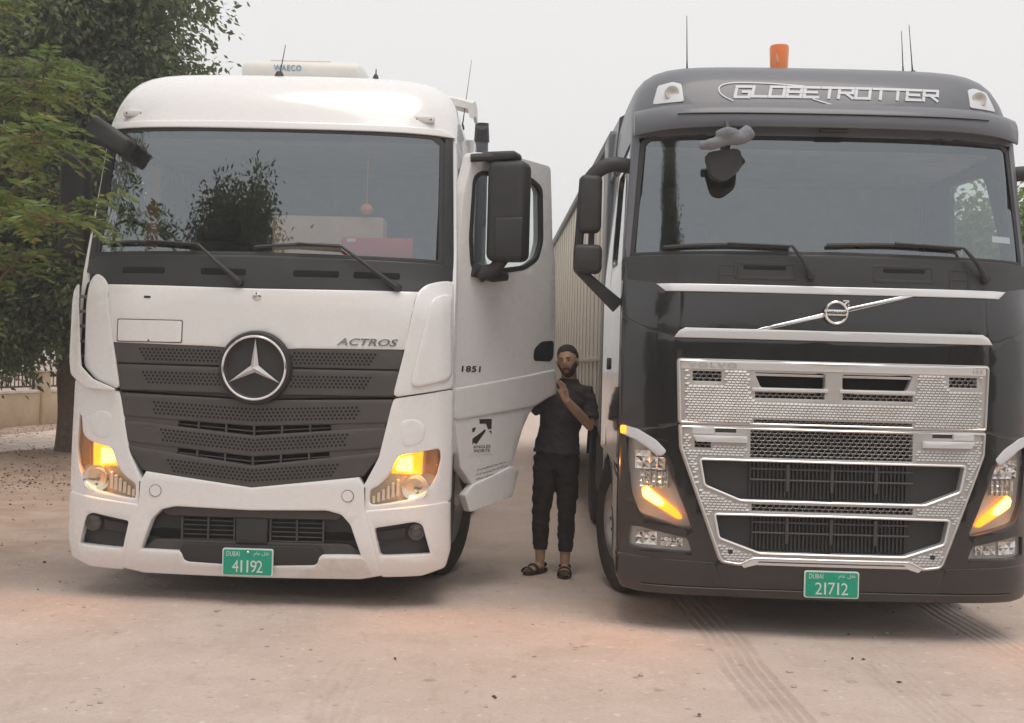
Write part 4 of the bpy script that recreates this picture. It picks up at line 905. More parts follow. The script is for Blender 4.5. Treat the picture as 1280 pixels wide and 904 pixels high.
z_up = [(-.49, -.055, 1.465, 1.512), (.045, .485, 1.465, 1.512), (-.495, .485, 1.310, 1.342), (-.872, -.685, 1.560, 1.632), (.70, .885, 1.560, 1.632)]
slots = [rounded([(-.498, 1.632), (-.052, 1.632), (-.052, 1.530), (-.455, 1.530)], .02), rounded([(.042, 1.632), (.488, 1.632), (.448, 1.530), (.042, 1.530)], .02)]
ga = patch('grille', 'mesh_shadow_metal', BT, mbo(-.026), gu, [rect(*z) for z in z_up]+slots, .06, .006, .12)
patch('grille_void', 'void', ga, mbo(.045), mirror([(0, 1.69), (.94, 1.69), (.93, 1.31), (0, 1.31)]), (), .01, 0, .15)
for z in z_up: honeycomb('grille_mesh', ga, *z, d=-.022)
relief('grille_relief', ga, mirror([(0, 1.640), (.925, 1.640), (.915, 1.318), (0, 1.318)]), [grow(z, .004) for z in z_up]+[grow((-.51, .50, 1.522, 1.645), 0), grow((-.055, .045, 1.46, 1.64), 0)], d=-.027)
patch('grille_top_band', 'silver_strip', ga, mbo(-.030), mirror([(0, 1.690), (.935, 1.690), (.935, 1.644), (0, 1.644)]), (), .006, .004, .12)
for sl in slots:
    su = [q[0] for q in sl]
    patch('handle_bar', 'silver_strip', ga, mbo(-.034), [(min(su), 1.632), (max(su), 1.632), (max(su), 1.520), (min(su)+.02, 1.520)] if False else [(min(su)-.008, 1.530), (max(su)+.008, 1.530), (max(su)+.008, 1.517), (min(su)-.008, 1.517)], (), .03, .004, .15)
    MB().rbox(min(su), max(su), S_b(.25, 1.61)-.012, S_b(.25, 1.61)+.01, 1.606, 1.622, .004).build('handle_lip', 'silver', ga)
MB().tube([mbo(-.030)(a, b, 0) for a, b in inset(gu, .008)+inset(gu, .008)[:1]], [(.009, .007)]*(len(gu)+1), 6, cap=False).build('grille_border', 'silver', ga)
text('maker_lettering', 'silver', ga, mbo(-.0325), 'VOLVO', -.895, -.60, 1.652, 1.682, .004, spacing=1.25)
text('model_lettering', 'lamp_body', ga, mbo(-.0325), 'FH', .855, .915, 1.653, 1.681, .004)
inA = rounded(mirror([(0, 1.086), (.812, 1.086), (.782, .925), (.56, .838), (0, .838)]), .02)
inB = rounded(mirror([(0, .757), (.718, .752), (.688, .604), (.44, .519), (0, .519)]), .02)
z_lo = [(-.512, .490, 1.098, 1.276), (-.497, .497, .772, .824), (-.850, -.742, 1.150, 1.200)]
sens = [rect(-.728, -.590, 1.246, 1.284), rect(.600, .735, 1.246, 1.284)]
gl = mirror([(0, 1.288), (.940, 1.290), (.932, 1.15), (.888, 1.03), (.682, .475), (.660, .456), (.555, .442), (.475, .482), (0, .482)])
gb = patch('lower_grille', 'mesh_shadow_metal', BT, mbo(-.026), rounded(gl, .012), [inA, inB]+[rect(*z) for z in z_lo]+sens, .06, .006, .12)
patch('grille_void', 'void', gb, mbo(.055), mirror([(0, 1.28), (.92, 1.28), (.86, 1.02), (.65, .49), (0, .49)]), (), .01, 0, .15)
for z in z_lo: honeycomb('grille_mesh', gb, *z, d=-.022)
relief('grille_relief', gb, mirror([(0, 1.24), (.930, 1.24), (.924, 1.15), (.880, 1.03), (.672, .475), (.55, .455), (0, .53)]), [grow(z, .004) for z in z_lo]+[[(a*1.02, b+(.012 if b > .96 else -.012)) for a, b in inA], [(a*1.02, b+(.012 if b > .64 else -.012)) for a, b in inB], rect(-.86, -.53, 1.185, 1.30), rect(.53, .86, 1.185, 1.30)], d=-.027)
for s in (-1, 1):
    a0, a1 = (-.855, -.535) if s < 0 else (.545, .86)
    patch('sensor_tray', 'silver_strip', gb, mbo(-.050), [(a0, 1.228), (a1, 1.228), (a1-(.0 if s < 0 else .02), 1.196), (a0+(.02 if s < 0 else 0), 1.196)], (), .03, .004, .15)
    x0, x1 = (-.728, -.590) if s < 0 else (.600, .735)
    patch('sensor_window', 'dark_plastic', gb, mbo(-.020), rect(x0+.001, x1-.001, 1.247, 1.283), (), .02, 0, .2)
    patch('sensor_plate', 'silver_strip', gb, mbo(-.030), rect(*((-.860, -.732) if s < 0 else (.739, .862)), 1.244, 1.284), (), .01, .003, .2)
    lathe_on(gb, 'grille_stud', 'dark_plastic', (s*.615, S_b(.615, .525)-.030, .525), [(.001, -.004), (.014, -.003), (.018, .004), (.019, .01)], 14)
gi = inset(rounded(gl, .02), .008); MB().tube([mbo(-.030)(a, b, 0) for a, b in gi+gi[:1]], [(.009, .007)]*(len(gi)+1), 6, cap=False).build('grille_border', 'silver', gb)
def intake(outl, w0, w1, half):
    rc = patch('intake', 'dark_plastic', gb, mbo(.030), outl, (), .01, 0, .15)
    fr = [(a*.985, b) for a, b in outl]
    ribs = MB()
    for i in range(int(half*2/.024)):
        u = -half+i*.024; x, y, _ = mb_(u, w0, .012); ribs.box(u-.005, u+.005, y, y+.02, w0+.02, w1-.015)
    tag(ribs.build('intake_ribs', 'dark_plastic', rc, 0), kind='stuff')
    for k in (1, 2):
        z = w0+(w1-w0)*(.25+.27*k); MB().tube([mb_(-half+i*half/8, z, .006) for i in range(17)], .007, 6).build('intake_bar', 'grille_plastic', rc)
    for a in (-.27, .0, .27): x, y, _ = mb_(a, (w0+w1)/2, .0); MB().rbox(a-.010, a+.010, y-.006, y+.02, w0+.06, w1-.02, .003).build('intake_post', 'grille_plastic', rc)
intake(inA, .838, 1.086, .50); intake(inB, .519, .757, .48)
def frame_line(pts, r=.010):
    MB().tube([mbo(-.030)(a, b, 0) for a, b in pts+pts[:1]], [(r, r*.8)]*(len(pts)+1), 6, cap=False).build('intake_frame', 'silver_strip', gb)
frame_line(inA); frame_line(inB)
lowb = patch('lower_band', 'silver_strip', BT, mbo(-.034), mirror([(0, .482), (.47, .482), (.545, .446), (.53, .432), (.46, .452), (0, .452)]), (), .03, .005, .12)
patch('band_groove', 'void', lowb, mbo(-.0395), mirror([(0, .471), (.44, .471), (.45, .466), (0, .466)]), (), .003, 0, .15)
plate(BT, mbo(-.034), -.164, .166, .262, .424, '21712', False)
# maker's badge and the diagonal bar
yb = S_b(0, 2.007)
vb = MB().tube([(.066*math.cos(t), yb-.034, 2.007+.066*math.sin(t)) for t in [2*math.pi*k/40 for k in range(41)]], [(.013, .010)]*41, 8, cap=False).build('round_badge', 'chrome', BT)
lathe_on(vb, 'badge_disc', 'grey_paint', (0, 0, 2.007), [(.001, yb-.020), (.06, yb-.020), (.062, yb)], 32)
MB().rbox(-.067, .067, yb-.042, yb-.022, 1.988, 2.026, .003).build('badge_bar', 'chrome', vb)
text('badge_lettering', 'ink', vb, lambda a, b, o: (a, yb-.0425+o, b), 'VOLVO', -.058, .058, 1.997, 2.018, .001, spacing=1.2)
MB().tube([(.045, yb-.034, 2.052), (.075, yb-.034, 2.082)], [(.008, .006)]*2, 6).rbox(.040, .080, yb-.040, yb-.030, 2.074, 2.086, .002).rbox(.069, .080, yb-.040, yb-.030, 2.048, 2.086, .002).build('badge_arrow', 'chrome', vb)
for q in ([(-.49, 1.890), (-.44, 1.890), (-.066, 1.982), (-.070, 2.000)], [(.068, 2.014), (.066, 2.034), (.42, 2.121), (.48, 2.121)]):
    patch('diagonal_bar', 'chrome', BT, mbo(-.020), q, (), .02, .004, .1)
# roof, sun visor, lamps, lettering
planB = lambda u: .07*(abs(u)/HW)**2+.19*(abs(u)/HW)**6
rfb = roof_shell('roof', 'grey_paint', BT, BP, 3.135, 1.245, 2.22, planB, n=10, e=.26)
vis = MB(); N = 28; sec = [(-.006, 3.345), (-.055, 3.330), (-.10, 3.295), (-.125, 3.25), (-.130, 3.195), (-.122, 3.172), (-.10, 3.170), (-.06, 3.188), (.02, 3.200)]
for i in range(N+1):
    t = -1+2*i/N; u = 1.235*t; dr_ = -.030*abs(t)**5; k = 1-.25*abs(t)**8
    for o, w in sec: vis.v.append((u, sm(3.2, BP)+planB(u)+o*k, w+dr_))
n = len(sec)
for i in range(N):
    for k in range(n-1): vis.f.append((i*n+k, i*n+k+1, (i+1)*n+k+1, (i+1)*n+k))
vis.f += [tuple(range(n)), tuple(N*n+k for k in range(n-1, -1, -1))]
vo = vis.build('sun_visor', 'grey_paint', BT, 50)
MB().tube([(u, sm(3.2, BP)+planB(u)-.128*(1-.25*abs(u/1.235)**8), 3.252) for u in [-.98+i*.07 for i in range(29)]], [(.004, .004)]*29, 5).build('visor_seam', 'void', vo)
MB().rbox(-.09, .09, S_b(0, 3.2)-.10, S_b(0, 3.2)-.05, 3.150, 3.172, .01).build('visor_camera', 'dark_plastic', vo)
_pr = smoothpts([(interp(3.135, BP), 3.135, 0)]+[(v, w, 0) for w, v in BP if w > 3.136], 12); _pr = [(q.y, q.x) for q in _pr]
def mr_(d):
    def f(u, w, o):
        k = max(.05, 1-abs(u/1.245)**10)**.26; return (u, interp(3.135+(w-3.135)/k, _pr)+planB(u)+o+d, w)
    return f
for s in (-1, 1):
    q = rounded([(.925, 3.372), (.935, 3.500), (.985, 3.520), (1.075, 3.500), (1.112, 3.365)], .012)
    q = q if s > 0 else flip(q)
    rl = patch('roof_lamp', 'text_white', rfb, mr_(-.006), q, (), .02, .004, .05)
    x, y, z = mr_(-.010)(s*.995, 3.435, 0)
    MB().lathe([(.001, y+.0), (.02, y-.004), (.034, y-.012), (.046, y-.012), (.050, y-.002)], (x, 0, z), 'y', 20).build('lamp_bowl', 'lamp_body', rl)
# lettering on the roof: wide squared letters
GL = {'G': [[(1, .98), (0, .98), (0, 0), (1, 0), (1, .5), (.5, .5)]], 'L': [[(0, 1), (0, 0), (1, 0)]], 'O': [[(0, 0), (0, 1), (1, 1), (1, 0), (0, 0)]],
      'B': [[(0, 0), (0, 1), (1, 1), (1, 0), (0, 0)], [(0, .5), (1, .5)]], 'E': [[(1, 1), (0, 1), (0, 0), (1, 0)], [(0, .5), (.85, .5)]], 'T': [[(0, 1), (1, 1)], [(.5, 1), (.5, 0)]],
      'R': [[(0, 0), (0, 1), (1, 1), (1, .5), (0, .5)], [(.45, .5), (1, 0)]]}
word = 'GLOBETROTTER'; a0, a1, b0, b1 = -.605, .715, 3.405, 3.478; pitch = (a1-a0)/len(word); fc = MB()
for i, ch in enumerate(word):
    x0 = a0+i*pitch+pitch*.06; wch = pitch*(.80 if ch != 'T' else .88)
    bb = b0 if i else b0-.006
    lines = [[(x0+px*wch+.25*(py*(b1-bb)), bb+py*(b1-bb)) for px, py in ln] for ln in GL[ch]]
    strokes(fc, mr_(-.003), lines, .0185, .002)
cv = smoothpts([(-.615, 3.372, 0), (-.685, 3.42, 0), (-.69, 3.475, 0), (-.61, 3.505, 0), (-.40, 3.505, 0), (-.15, 3.487, 0)], 6)
strokes(fc, mr_(-.003), [[(p.x, p.y) for p in cv]], .009, .002)
strokes(fc, mr_(-.003), [[(-.10, 3.392), (.02, 3.352)]], .010, .002)
fc.build('roof_lettering', 'text_white', rfb, 0)
bc_ = MB().tube([(-.202, .90, 3.70), (-.203, .90, 3.88), (-.203, .90, 3.893)], [(.060, .060), (.067, .067), (.063, .063)], 18).build('beacon', 'amber_plastic', BT)
MB().tube([(-.202, .90, 3.69), (-.202, .90, 3.715)], .068, 18).build('beacon_base', 'dark_plastic', bc_)
MB().rbox(-.235, -.175, .84, .86, 3.76, 3.84, .02).build('beacon_mirror', 'lamp_body', bc_)
antenna(BT, (-.85, .80, 3.655), (-.862, .80, 4.06), .004, .035)
antenna(BT, (.625, .80, 3.68), (.605, .80, 3.985), .0035, .02)
antenna(BT, (.69, .80, 3.68), (.655, .80, 4.03), .0035, .035)
wiper(BT, S_b, (-.15, 2.235), (-.27, 2.416), (-1.05, 2.402), (-.28, 2.412))
wiper(BT, S_b, (.95, 2.245), (.80, 2.432), (-.05, 2.428), (.79, 2.430))
# cab sides, door seams, mirrors
def Hb(v, w): return 1.288-.050*min(1, max(0, (w-2.25)/.9))
frontB = [(.9, .22), (1.3, .23), (2.0, .27), (2.2, .30), (2.5, .37), (2.8, .43), (3.2, .50)]
wnd = rounded([(.55, 2.34), (.62, 2.60), (.80, 2.98), (.90, 3.02), (1.45, 3.04), (1.50, 2.98), (1.52, 2.42), (1.45, 2.36)], .04)
for s in (-1, 1):
    sp_, mfs = cab_side(BT, s, 'black_paint', Hb, frontB, None, wnd, top=3.14)
    patch('side_window', 'side_glass', BT, lambda v, w, o, s=s: (s*(Hb(v, w)-.02-o), v, w), [(a+(.008 if a > 1 else -.008), b) for a, b in wnd], (), .005, 0, .3)
    mo = lambda v, w, o, s=s: (s*(Hb(v, w)+.003-o), v, w)
    sd_ = MB(); ln = [(.48, 1.05), (.46, 2.0), (.48, 2.3), (.74, 3.04), (.88, 3.08), (1.56, 3.08), (1.60, 3.0), (1.60, 1.05)]
    strokes(sd_, lambda a, b, o, s=s: (s*(Hb(a, b)+.001-o), a, b), [ln], .012, .002); sd_.build('door_seam', 'void', sp_, 0)
    patch('door_handle', 'dark_plastic', sp_, lambda v, w, o, s=s: (s*(Hb(v, w)+.012-o), v, w), rounded(rect(1.36, 1.56, 1.62, 1.70), .03), (), .012, .004, .2)
    MB().rbox(min(s*1.16, s*1.285), max(s*1.16, s*1.285), 2.24, 2.75, 1.05, 3.55, .03).build('side_fairing', 'grey_paint', BT)
    wg = MB(); a = [(1.0, 1.5, 3.66), (1.0, 2.7, 3.74), (1.22, 2.72, 3.66), (1.235, 1.75, 3.56), (1.265, 2.74, 3.14), (1.262, 1.9, 3.14)]
    wg.add([(s*x, y, z) for x, y, z in a]+[(s*(x-.03), y+.005, z-.02) for x, y, z in a], [(0, 1, 2, 3), (3, 2, 4, 5), (6, 9, 8, 7), (9, 11, 10, 8), (0, 3, 9, 6), (3, 5, 11, 9), (5, 4, 10, 11), (4, 2, 8, 10), (2, 1, 7, 8), (1, 0, 6, 7)])
    wg.build('roof_wing', 'grey_paint', BT, 0)
    patch('entry_step_panel', 'black_paint', BT, lambda v, w, o, s=s: (s*(1.286-o), v, w), [(.24, .46), (.24, .90), (.70, .98), (1.9, 1.04), (1.98, .62), (1.90, .62), (1.74, .90), (1.5, 1.0), (1.3, 1.0), (1.0, .92), (.82, .72), (.76, .38), (.27, .30)], (), .06, .006, .2)
    ar = MB().lathe([(.575, s*.86), (.60, s*.86), (.60, s*1.275), (.575, s*1.275)], (0, 1.38, .50), 'x', 40)
    me = ar.mesh('wheel_arch'); bm = bmesh.new(); bm.from_mesh(me); bmesh.ops.delete(bm, geom=[v for v in bm.verts if v.co.z < .42], context='VERTS'); bm.to_mesh(me); bm.free()
    link('wheel_arch', me, 'dark_plastic', BT)
    wheel(BT, s*1.08, 1.38, s, steer=13); wheel(BT, s*.93, 4.9, s, width=.56, hub='rear')
    fn = MB().lathe([(.56, s*.66), (.58, s*.66), (.58, s*1.24), (.56, s*1.24)], (0, 4.9, .50), 'x', 40).mesh('mudguard')
    bm = bmesh.new(); bm.from_mesh(fn); bmesh.ops.delete(bm, geom=[v for v in bm.verts if v.co.z < .62], context='VERTS'); bm.to_mesh(fn); bm.free(); link('mudguard', fn, 'dark_plastic', BT)
    mm = MB().rbox(min(s*1.43, s*1.58), max(s*1.43, s*1.58), .44, .60, 2.52, 2.90, .04, 3).build('door_mirror', 'dark_plastic', BT)
    MB().rbox(min(s*1.42, s*1.605), max(s*1.42, s*1.605), .44, .58, 2.25, 2.44, .035, 3).build('wide_angle_mirror', 'dark_plastic', mm)
    MB().tube(smoothpts([(s*1.235, .52, 2.965), (s*1.36, .50, 2.975), (s*1.46, .50, 2.93), (s*1.53, .50, 2.84)], 4), [(.045, .05)]*13, 10).tube([(s*1.55, .53, 2.88), (s*1.575, .53, 2.40), (s*1.575, .53, 2.28), (s*1.30, .56, 2.04)], [(.018, .03), (.018, .03), (.024, .03), (.035, .05)], 8).tube([(s*1.49, .53, 2.6), (s*1.49, .53, 2.3)], [(.014, .02)]*2, 8).build('mirror_arm', 'dark_plastic', mm)
MB().box(-1.25, 1.25, 2.18, 2.215, .95, 3.14).build('rear_panel', 'grey_paint', BT)
MB().rbox(-.75, .75, .35, 2.1, .40, 1.28, .05).rbox(-.45, -.33, 1.9, 6.0, .75, 1.02, .01).rbox(.33, .45, 1.9, 6.0, .75, 1.02, .01).rbox(-.9, .9, 1.30, 1.46, .42, .56, .03).rbox(-.8, .8, 4.82, 4.98, .42, .58, .03).build('chassis', 'chassis', BT)
for s in (-1, 1): MB().rbox(min(s*.55, s*1.22), max(s*.55, s*1.22), 2.3, 4.05, .42, 1.02, .08, 3).build('fuel_tank', 'chassis', BT)
interior(BT, S_b, 3.12)
# front mirror hung outside the top of the windscreen with a grey towel tucked over its arm
q = rounded([(-.825, 2.985), (-.60, 3.02), (-.59, 2.885), (-.70, 2.80), (-.78, 2.825)], .05); k = len(q); y0 = S_b(-.7, 2.9)-.16
hm = MB().add([(a*.97-.021, y0-.02, b*.97+.087) for a, b in q]+[(a, y0, b) for a, b in q]+[(a, y0+.06, b) for a, b in q], [tuple(range(k)), tuple(range(3*k-1, 2*k-1, -1))]+[(i+j*k, (i+1) % k+j*k, (j+1)*k+(i+1) % k, (j+1)*k+i) for j in (0, 1) for i in range(k)])
hmo = hm.build('front_mirror', 'dark_plastic', BT)
MB().tube([(-.69, y0+.03, 2.98), (-.68, y0-.02, 3.08), (-.68, y0+.06, 3.18)], .022, 8).build('mirror_arm', 'dark_plastic', hmo)
tw = MB().tube(smoothpts([(-.86, y0-.03, 3.02), (-.78, y0-.05, 3.03), (-.70, y0-.05, 3.065), (-.62, y0-.04, 3.07), (-.55, y0-.02, 3.12)], 4), [(.03, .028)]*3+[(.042, .036)]*3+[(.036, .044)]*3+[(.05, .042)]*4+[(.045, .048)]*4, 12)
tw.tube(smoothpts([(-.76, y0-.06, 3.08), (-.70, y0-.09, 3.10), (-.64, y0-.07, 3.09)], 4), [(.02, .03)]*9, 10)
fuse_me = tw.mesh('towel'); two = bpy.data.objects.new('towel', fuse_me); COL.objects.link(two)
rm = two.modifiers.new('r', 'REMESH'); rm.mode = 'VOXEL'; rm.voxel_size = .008; smo = two.modifiers.new('s', 'SMOOTH'); smo.iterations = 3
me2 = bpy.data.meshes.new_from_object(two.evaluated_get(bpy.context.evaluated_depsgraph_get())); bpy.data.objects.remove(two)
tag(link('towel', me2, 'cloth_grey', None, 180), 'crumpled grey towel tucked over the front mirror of the black truck', 'towel').matrix_world = Matrix.Translation((1.985, 6.95, 0)) @ Matrix.Rotation(-R(1.0), 4, 'Z')
patch('windscreen_paper', 'paper', BT, mbo(.02), rect(1.03, 1.17, 2.49, 2.53), (), .002, 0, .2)

# ------------------------------------------------------------------ trailers
def trailer(name, label, loc, yaw, w, h, L, z0, group=None):
    t = empty(name, loc, yaw); tag(t, label, 'trailer', group)
    hw = w/2
    b = MB().rbox(-hw+.03, hw-.03, 0, L, z0, h-.02, .02).build('body', 'trailer_skin', t)
    n = int(L/.42); rib = MB().rbox(-.008, .006, -.035, .035, z0+.12, h-.10, .006, 1).mesh('rib'); rib.materials.append(M['trailer_rib'])
    for s in (-1, 1):
        for k in range(n):
            o = link('rib', rib, None, b, 0); o.location = (s*(hw-.022), .25+k*.42, 0)
        MB().rbox(s*(hw-.01)-.025, s*(hw-.01)+.025, -.01, L+.01, h-.085, h, .008).build('top_rail', 'trailer_rail', t)
        MB().rbox(s*(hw-.01)-.03, s*(hw-.01)+.03, -.01, L+.01, z0-.02, z0+.11, .008).build('bottom_rail', 'trailer_rail', t)
        MB().rbox(s*(hw-.014)-.008, s*(hw-.014)+.008, 0, L, z0+.56, z0+.60, .003).build('rubbing_strip', 'wall_cap', t)
        for k in range(3): wheel(t, s*(hw-.22), L-4.4+k*1.31, s, .50, .36, hub='rear')
        MB().rbox(s*(hw-.03)-.012, s*(hw-.03)+.012, 4.2, L-5.2, .45, .95, .006).build('side_guard', 'trailer_skin', t)
        MB().rbox(s*.75-.06, s*.75+.06, 2.6, 2.72, .30, z0, .01).build('landing_leg', 'chassis', t)
    MB().rbox(-.5, .5, .3, L-.2, z0-.25, z0-.02, .01).build('chassis', 'chassis', t)
    return t
trailer('semi_trailer', 'tall beige ribbed trailer hitched behind the black truck', (.79+1.225, 9.55, 0), R(1.27), 2.45, 3.62, 13.4, 1.12)
trailer('semi_trailer', 'box trailer mostly hidden behind the cab of the white truck', (-1.78, 10.15, 0), -R(.2), 2.40, 3.55, 12.5, 1.12)

# ------------------------------------------------------------------ person
PX, PY = .43, 8.95
person = empty('person', (PX-.09, PY, 0)); tag(person, 'man in dark T-shirt and black joggers standing behind the open truck door', 'person')
from mathutils import noise as mnoise
def fuse(name, mb, m, parent, vox=.007, smooth_it=4, extra=None):
    me = mb.mesh(name); ob = bpy.data.objects.new(name, me); COL.objects.link(ob)
    r = ob.modifiers.new('r', 'REMESH'); r.mode = 'VOXEL'; r.voxel_size = vox; r.adaptivity = 0
    s = ob.modifiers.new('s', 'SMOOTH'); s.factor = .5; s.iterations = smooth_it
    dg = bpy.context.evaluated_depsgraph_get(); me2 = bpy.data.meshes.new_from_object(ob.evaluated_get(dg)); bpy.data.objects.remove(ob)
    me2.name = name; me2.materials.clear()
    if extra:
        ns = [v.normal.copy() for v in me2.vertices]
        for v, q in zip(me2.vertices, ns):
            a = mnoise.noise(Vector((v.co.x*7+v.co.z*9, v.co.y*7, v.co.z*16-v.co.x*6)))+.6*mnoise.noise(Vector((v.co.x*16, v.co.y*16, v.co.z*30+v.co.x*14)))
            v.co += q*extra*a
    return link(name, me2, m, parent, 180)
# coordinates: x right in the picture, y away from the camera, z up, relative to the person's base (world X - (PX-.09))
ox = PX-.09
def X(x): return x-ox
body = MB(); head_c = Vector((X(.438), -.03, 1.672))
def headfn(d, q):
    # jaw narrower, back of the head fuller, face flatter; nose and brow pushed out (face looks to -y, a little to the left)
    p = q.copy(); t = max(0, -d.z)
    p.x *= 1-.22*t**1.5; p.y *= 1-.06*t
    if d.y < 0: p.y *= .95
    if d.z > 0: p.x *= 1+.16*d.z**2; p.z *= 1-.07*d.z**3; p.y *= 1+.06*d.z**2
    f = max(0, -d.y)
    nose = math.exp(-((d.x)/.13)**2-((d.z+.13)/.20)**2)*f; p.y -= .026*nose
    tip = math.exp(-((d.x)/.14)**2-((d.z+.24)/.10)**2)*f; p.y -= .010*tip
    for s in (-1, 1):
        p.y += .010*math.exp(-((d.x-s*.34)/.16)**2-((d.z-.04)/.11)**2)*f
        p.y -= .005*math.exp(-((d.x-s*.32)/.22)**2-((d.z-.22)/.08)**2)*f
        p.y -= .004*math.exp(-((d.x-s*.45)/.2)**2-((d.z+.22)/.16)**2)*f
    p.y -= .007*math.exp(-((d.x)/.24)**2-((d.z+.52)/.09)**2)*f
    p.y -= .010*math.exp(-((d.x)/.22)**2-((d.z+.80)/.16)**2)*f
    return p
RZ = Matrix.Rotation(R(-16), 3, 'Z') @ Matrix.Rotation(R(-6), 3, 'Y')
hb = MB().ell((0, 0, 0), (.077, .098, .128), 36, 30, headfn)
for s in (-1, 1): hb.ell((s*.078, .008, -.012), (.012, .020, .032), 10, 8)
body.add([head_c+RZ @ Vector(v) for v in hb.v], hb.f)
body.tube([(X(.455), .03, 1.42), (X(.456), .022, 1.49), (X(.455), .012, 1.53), (X(.450), .0, 1.60)], [(.11, .05), (.075, .058), (.062, .062), (.058, .062)], 16)
# torso and pelvis
body.tube([(X(.37), .0, .86), (X(.375), .0, .96), (X(.385), .0, 1.08), (X(.40), -.005, 1.22), (X(.425), .0, 1.35), (X(.45), .01, 1.44)], [(.155, .105), (.155, .108), (.142, .10), (.158, .108), (.168, .108), (.10, .08)], 20, up=Vector((0, 1, 0)))
arms = {}
# arm at the picture's right: shoulder, elbow out and low, hand raised to the door edge by the chin
shR, elR, wrR = Vector((X(.595), .02, 1.425)), Vector((X(.622), -.05, 1.17)), Vector((X(.422), -.225, 1.375))
body.tube([shR, shR*.5+elR*.5+Vector((.012, 0, 0)), elR, elR*.45+wrR*.55, wrR], [.056, .050, .043, .040, .030], 14)
# hand: palm and five fingers resting on the door edge
hd_ = Vector((-.28, -.10, .95)).normalized(); sd2 = Vector((.45, -.85, .12)).normalized()
pc = wrR+hd_*.045
body.tube([wrR-hd_*.01, wrR+hd_*.03, wrR+hd_*.075, wrR+hd_*.095], [(.024, .028), (.020, .040), (.016, .042), (.013, .038)], 12, up=sd2.cross(hd_))
px_ = (sd2-hd_*sd2.dot(hd_)).normalized(); nz = hd_.cross(px_)
for k, (off, ln) in enumerate(((-.031, .066), (-.011, .078), (.011, .074), (.030, .058))):
    b0_ = wrR+hd_*.085+px_*off; b1_ = b0_+hd_*ln*.5+nz*.004+px_*off*.15; b2_ = b1_+hd_*ln*.3-nz*.010; b3_ = b2_+hd_*ln*.22-nz*.016
    body.tube([b0_-hd_*.02, b0_, b1_, b2_, b3_], [.0095, .0095, .0088, .0080, .0062], 8)
t0 = wrR+hd_*.03-px_*.030; body.tube([t0, t0-px_*.022+hd_*.024-nz*.006, t0-px_*.028+hd_*.052-nz*.014, t0-px_*.026+hd_*.072-nz*.020], [.013, .0105, .0095, .0075], 8)
# other arm reaches along the inside of the door
shL, elL, wrL = Vector((X(.295), .02, 1.42)), Vector((X(.205), .02, 1.30)), Vector((X(.13), -.14, 1.50))
body.tube([shL, shL*.5+elL*.5, elL, elL*.45+wrL*.55, wrL], [.056, .050, .043, .038, .029], 14)
h2 = Vector((-.35, -.35, .87)).normalized(); s2_ = Vector((.9, -.4, .2)); s2_ = (s2_-h2*s2_.dot(h2)).normalized(); n2_ = h2.cross(s2_)
body.tube([wrL-h2*.01, wrL+h2*.03, wrL+h2*.09], [(.022, .027), (.019, .040), (.014, .038)], 12, up=s2_.cross(h2))
for off, ln in ((-.031, .066), (-.011, .078), (.011, .074), (.030, .058)):
    b0_ = wrL+h2*.08+s2_*off; body.tube([b0_-h2*.02, b0_, b0_+h2*ln*.5, b0_+h2*ln*.8-n2_*.012, b0_+h2*ln-n2_*.026], [.0095, .0095, .0088, .008, .0062], 8)
t0 = wrL+h2*.03+s2_*.03; body.tube([t0, t0+s2_*.02+h2*.025, t0+s2_*.028+h2*.06], [.013, .0105, .0075], 8)
# legs and feet
legs = {}
for s, hipx, kneex, ankx, footx, yaw, fy in ((-1, .292, .262, .262, .250, -38, -.03), (1, .452, .462, .455, .452, -4, -.10)):
    hip = Vector((X(hipx), 0, .90)); kn = Vector((X(kneex), -.02+fy*.3, .50)); an = Vector((X(ankx), .02+fy, .085))
    body.tube([hip, hip*.5+kn*.5+Vector((0, -.01, 0)), kn, kn*.6+an*.4+Vector((0, .018, 0)), an+Vector((0, 0, .06)), an], [.088, .078, .057, .055, .040, .036], 14)
    fd = Vector((math.sin(R(yaw)), -math.cos(R(yaw)), 0)); fs = Vector((fd.y, -fd.x, 0))
    body.tube([an-fd*.05+Vector((0, 0, -.035)), an-fd*.02+Vector((0, 0, -.03)), an+fd*.07+Vector((0, 0, -.035)), an+fd*.135+Vector((0, 0, -.050))], [(.026, .024), (.034, .036), (.040, .028), (.044, .017)], 12)
    for k, (o, l) in enumerate(((-.034, .05), (-.015, .046), (.002, .043), (.018, .038), (.032, .032))):
        ss = o*s; b0_ = an+fd*.125+fs*ss+Vector((0, 0, -.056)); body.tube([b0_, b0_+fd*l*.6, b0_+fd*l+Vector((0, 0, -.006))], [.0115 if k == 0 else .0085]*2+[.007], 8)
    legs[s] = (hip, kn, an, fd, fs)
bo = fuse('body', body, 'skin', person, .0055, 3)
# clothing
shirt = MB()
shirt.tube([(X(.372), .0, .945), (X(.376), .0, 1.00), (X(.388), .0, 1.12), (X(.405), -.005, 1.25), (X(.43), .0, 1.37), (X(.446), .010, 1.455), (X(.454), .014, 1.500), (X(.456), .012, 1.535)], [(.186, .132), (.180, .128), (.162, .120), (.172, .124), (.186, .122), (.158, .100), (.098, .080), (.072, .070)], 24, up=Vector((0, 1, 0)))
shirt.tube([Vector((X(.50), .012, 1.44)), shR+Vector((-.005, 0, .008)), shR*.55+elR*.45+Vector((.012, 0, 0)), shR*.22+elR*.78+Vector((.010, 0, 0))], [.066, .070, .066, .068], 16)
shirt.tube([Vector((X(.40), .012, 1.44)), shL+Vector((.005, 0, .008)), shL*.45+elL*.55, elL+Vector((-.01, -.01, -.01)), elL*.72+wrL*.28], [.066, .070, .066, .062, .054], 16)
sh = fuse('t_shirt', shirt, 'shirt', person, .008, 5, .010)
tro = MB()
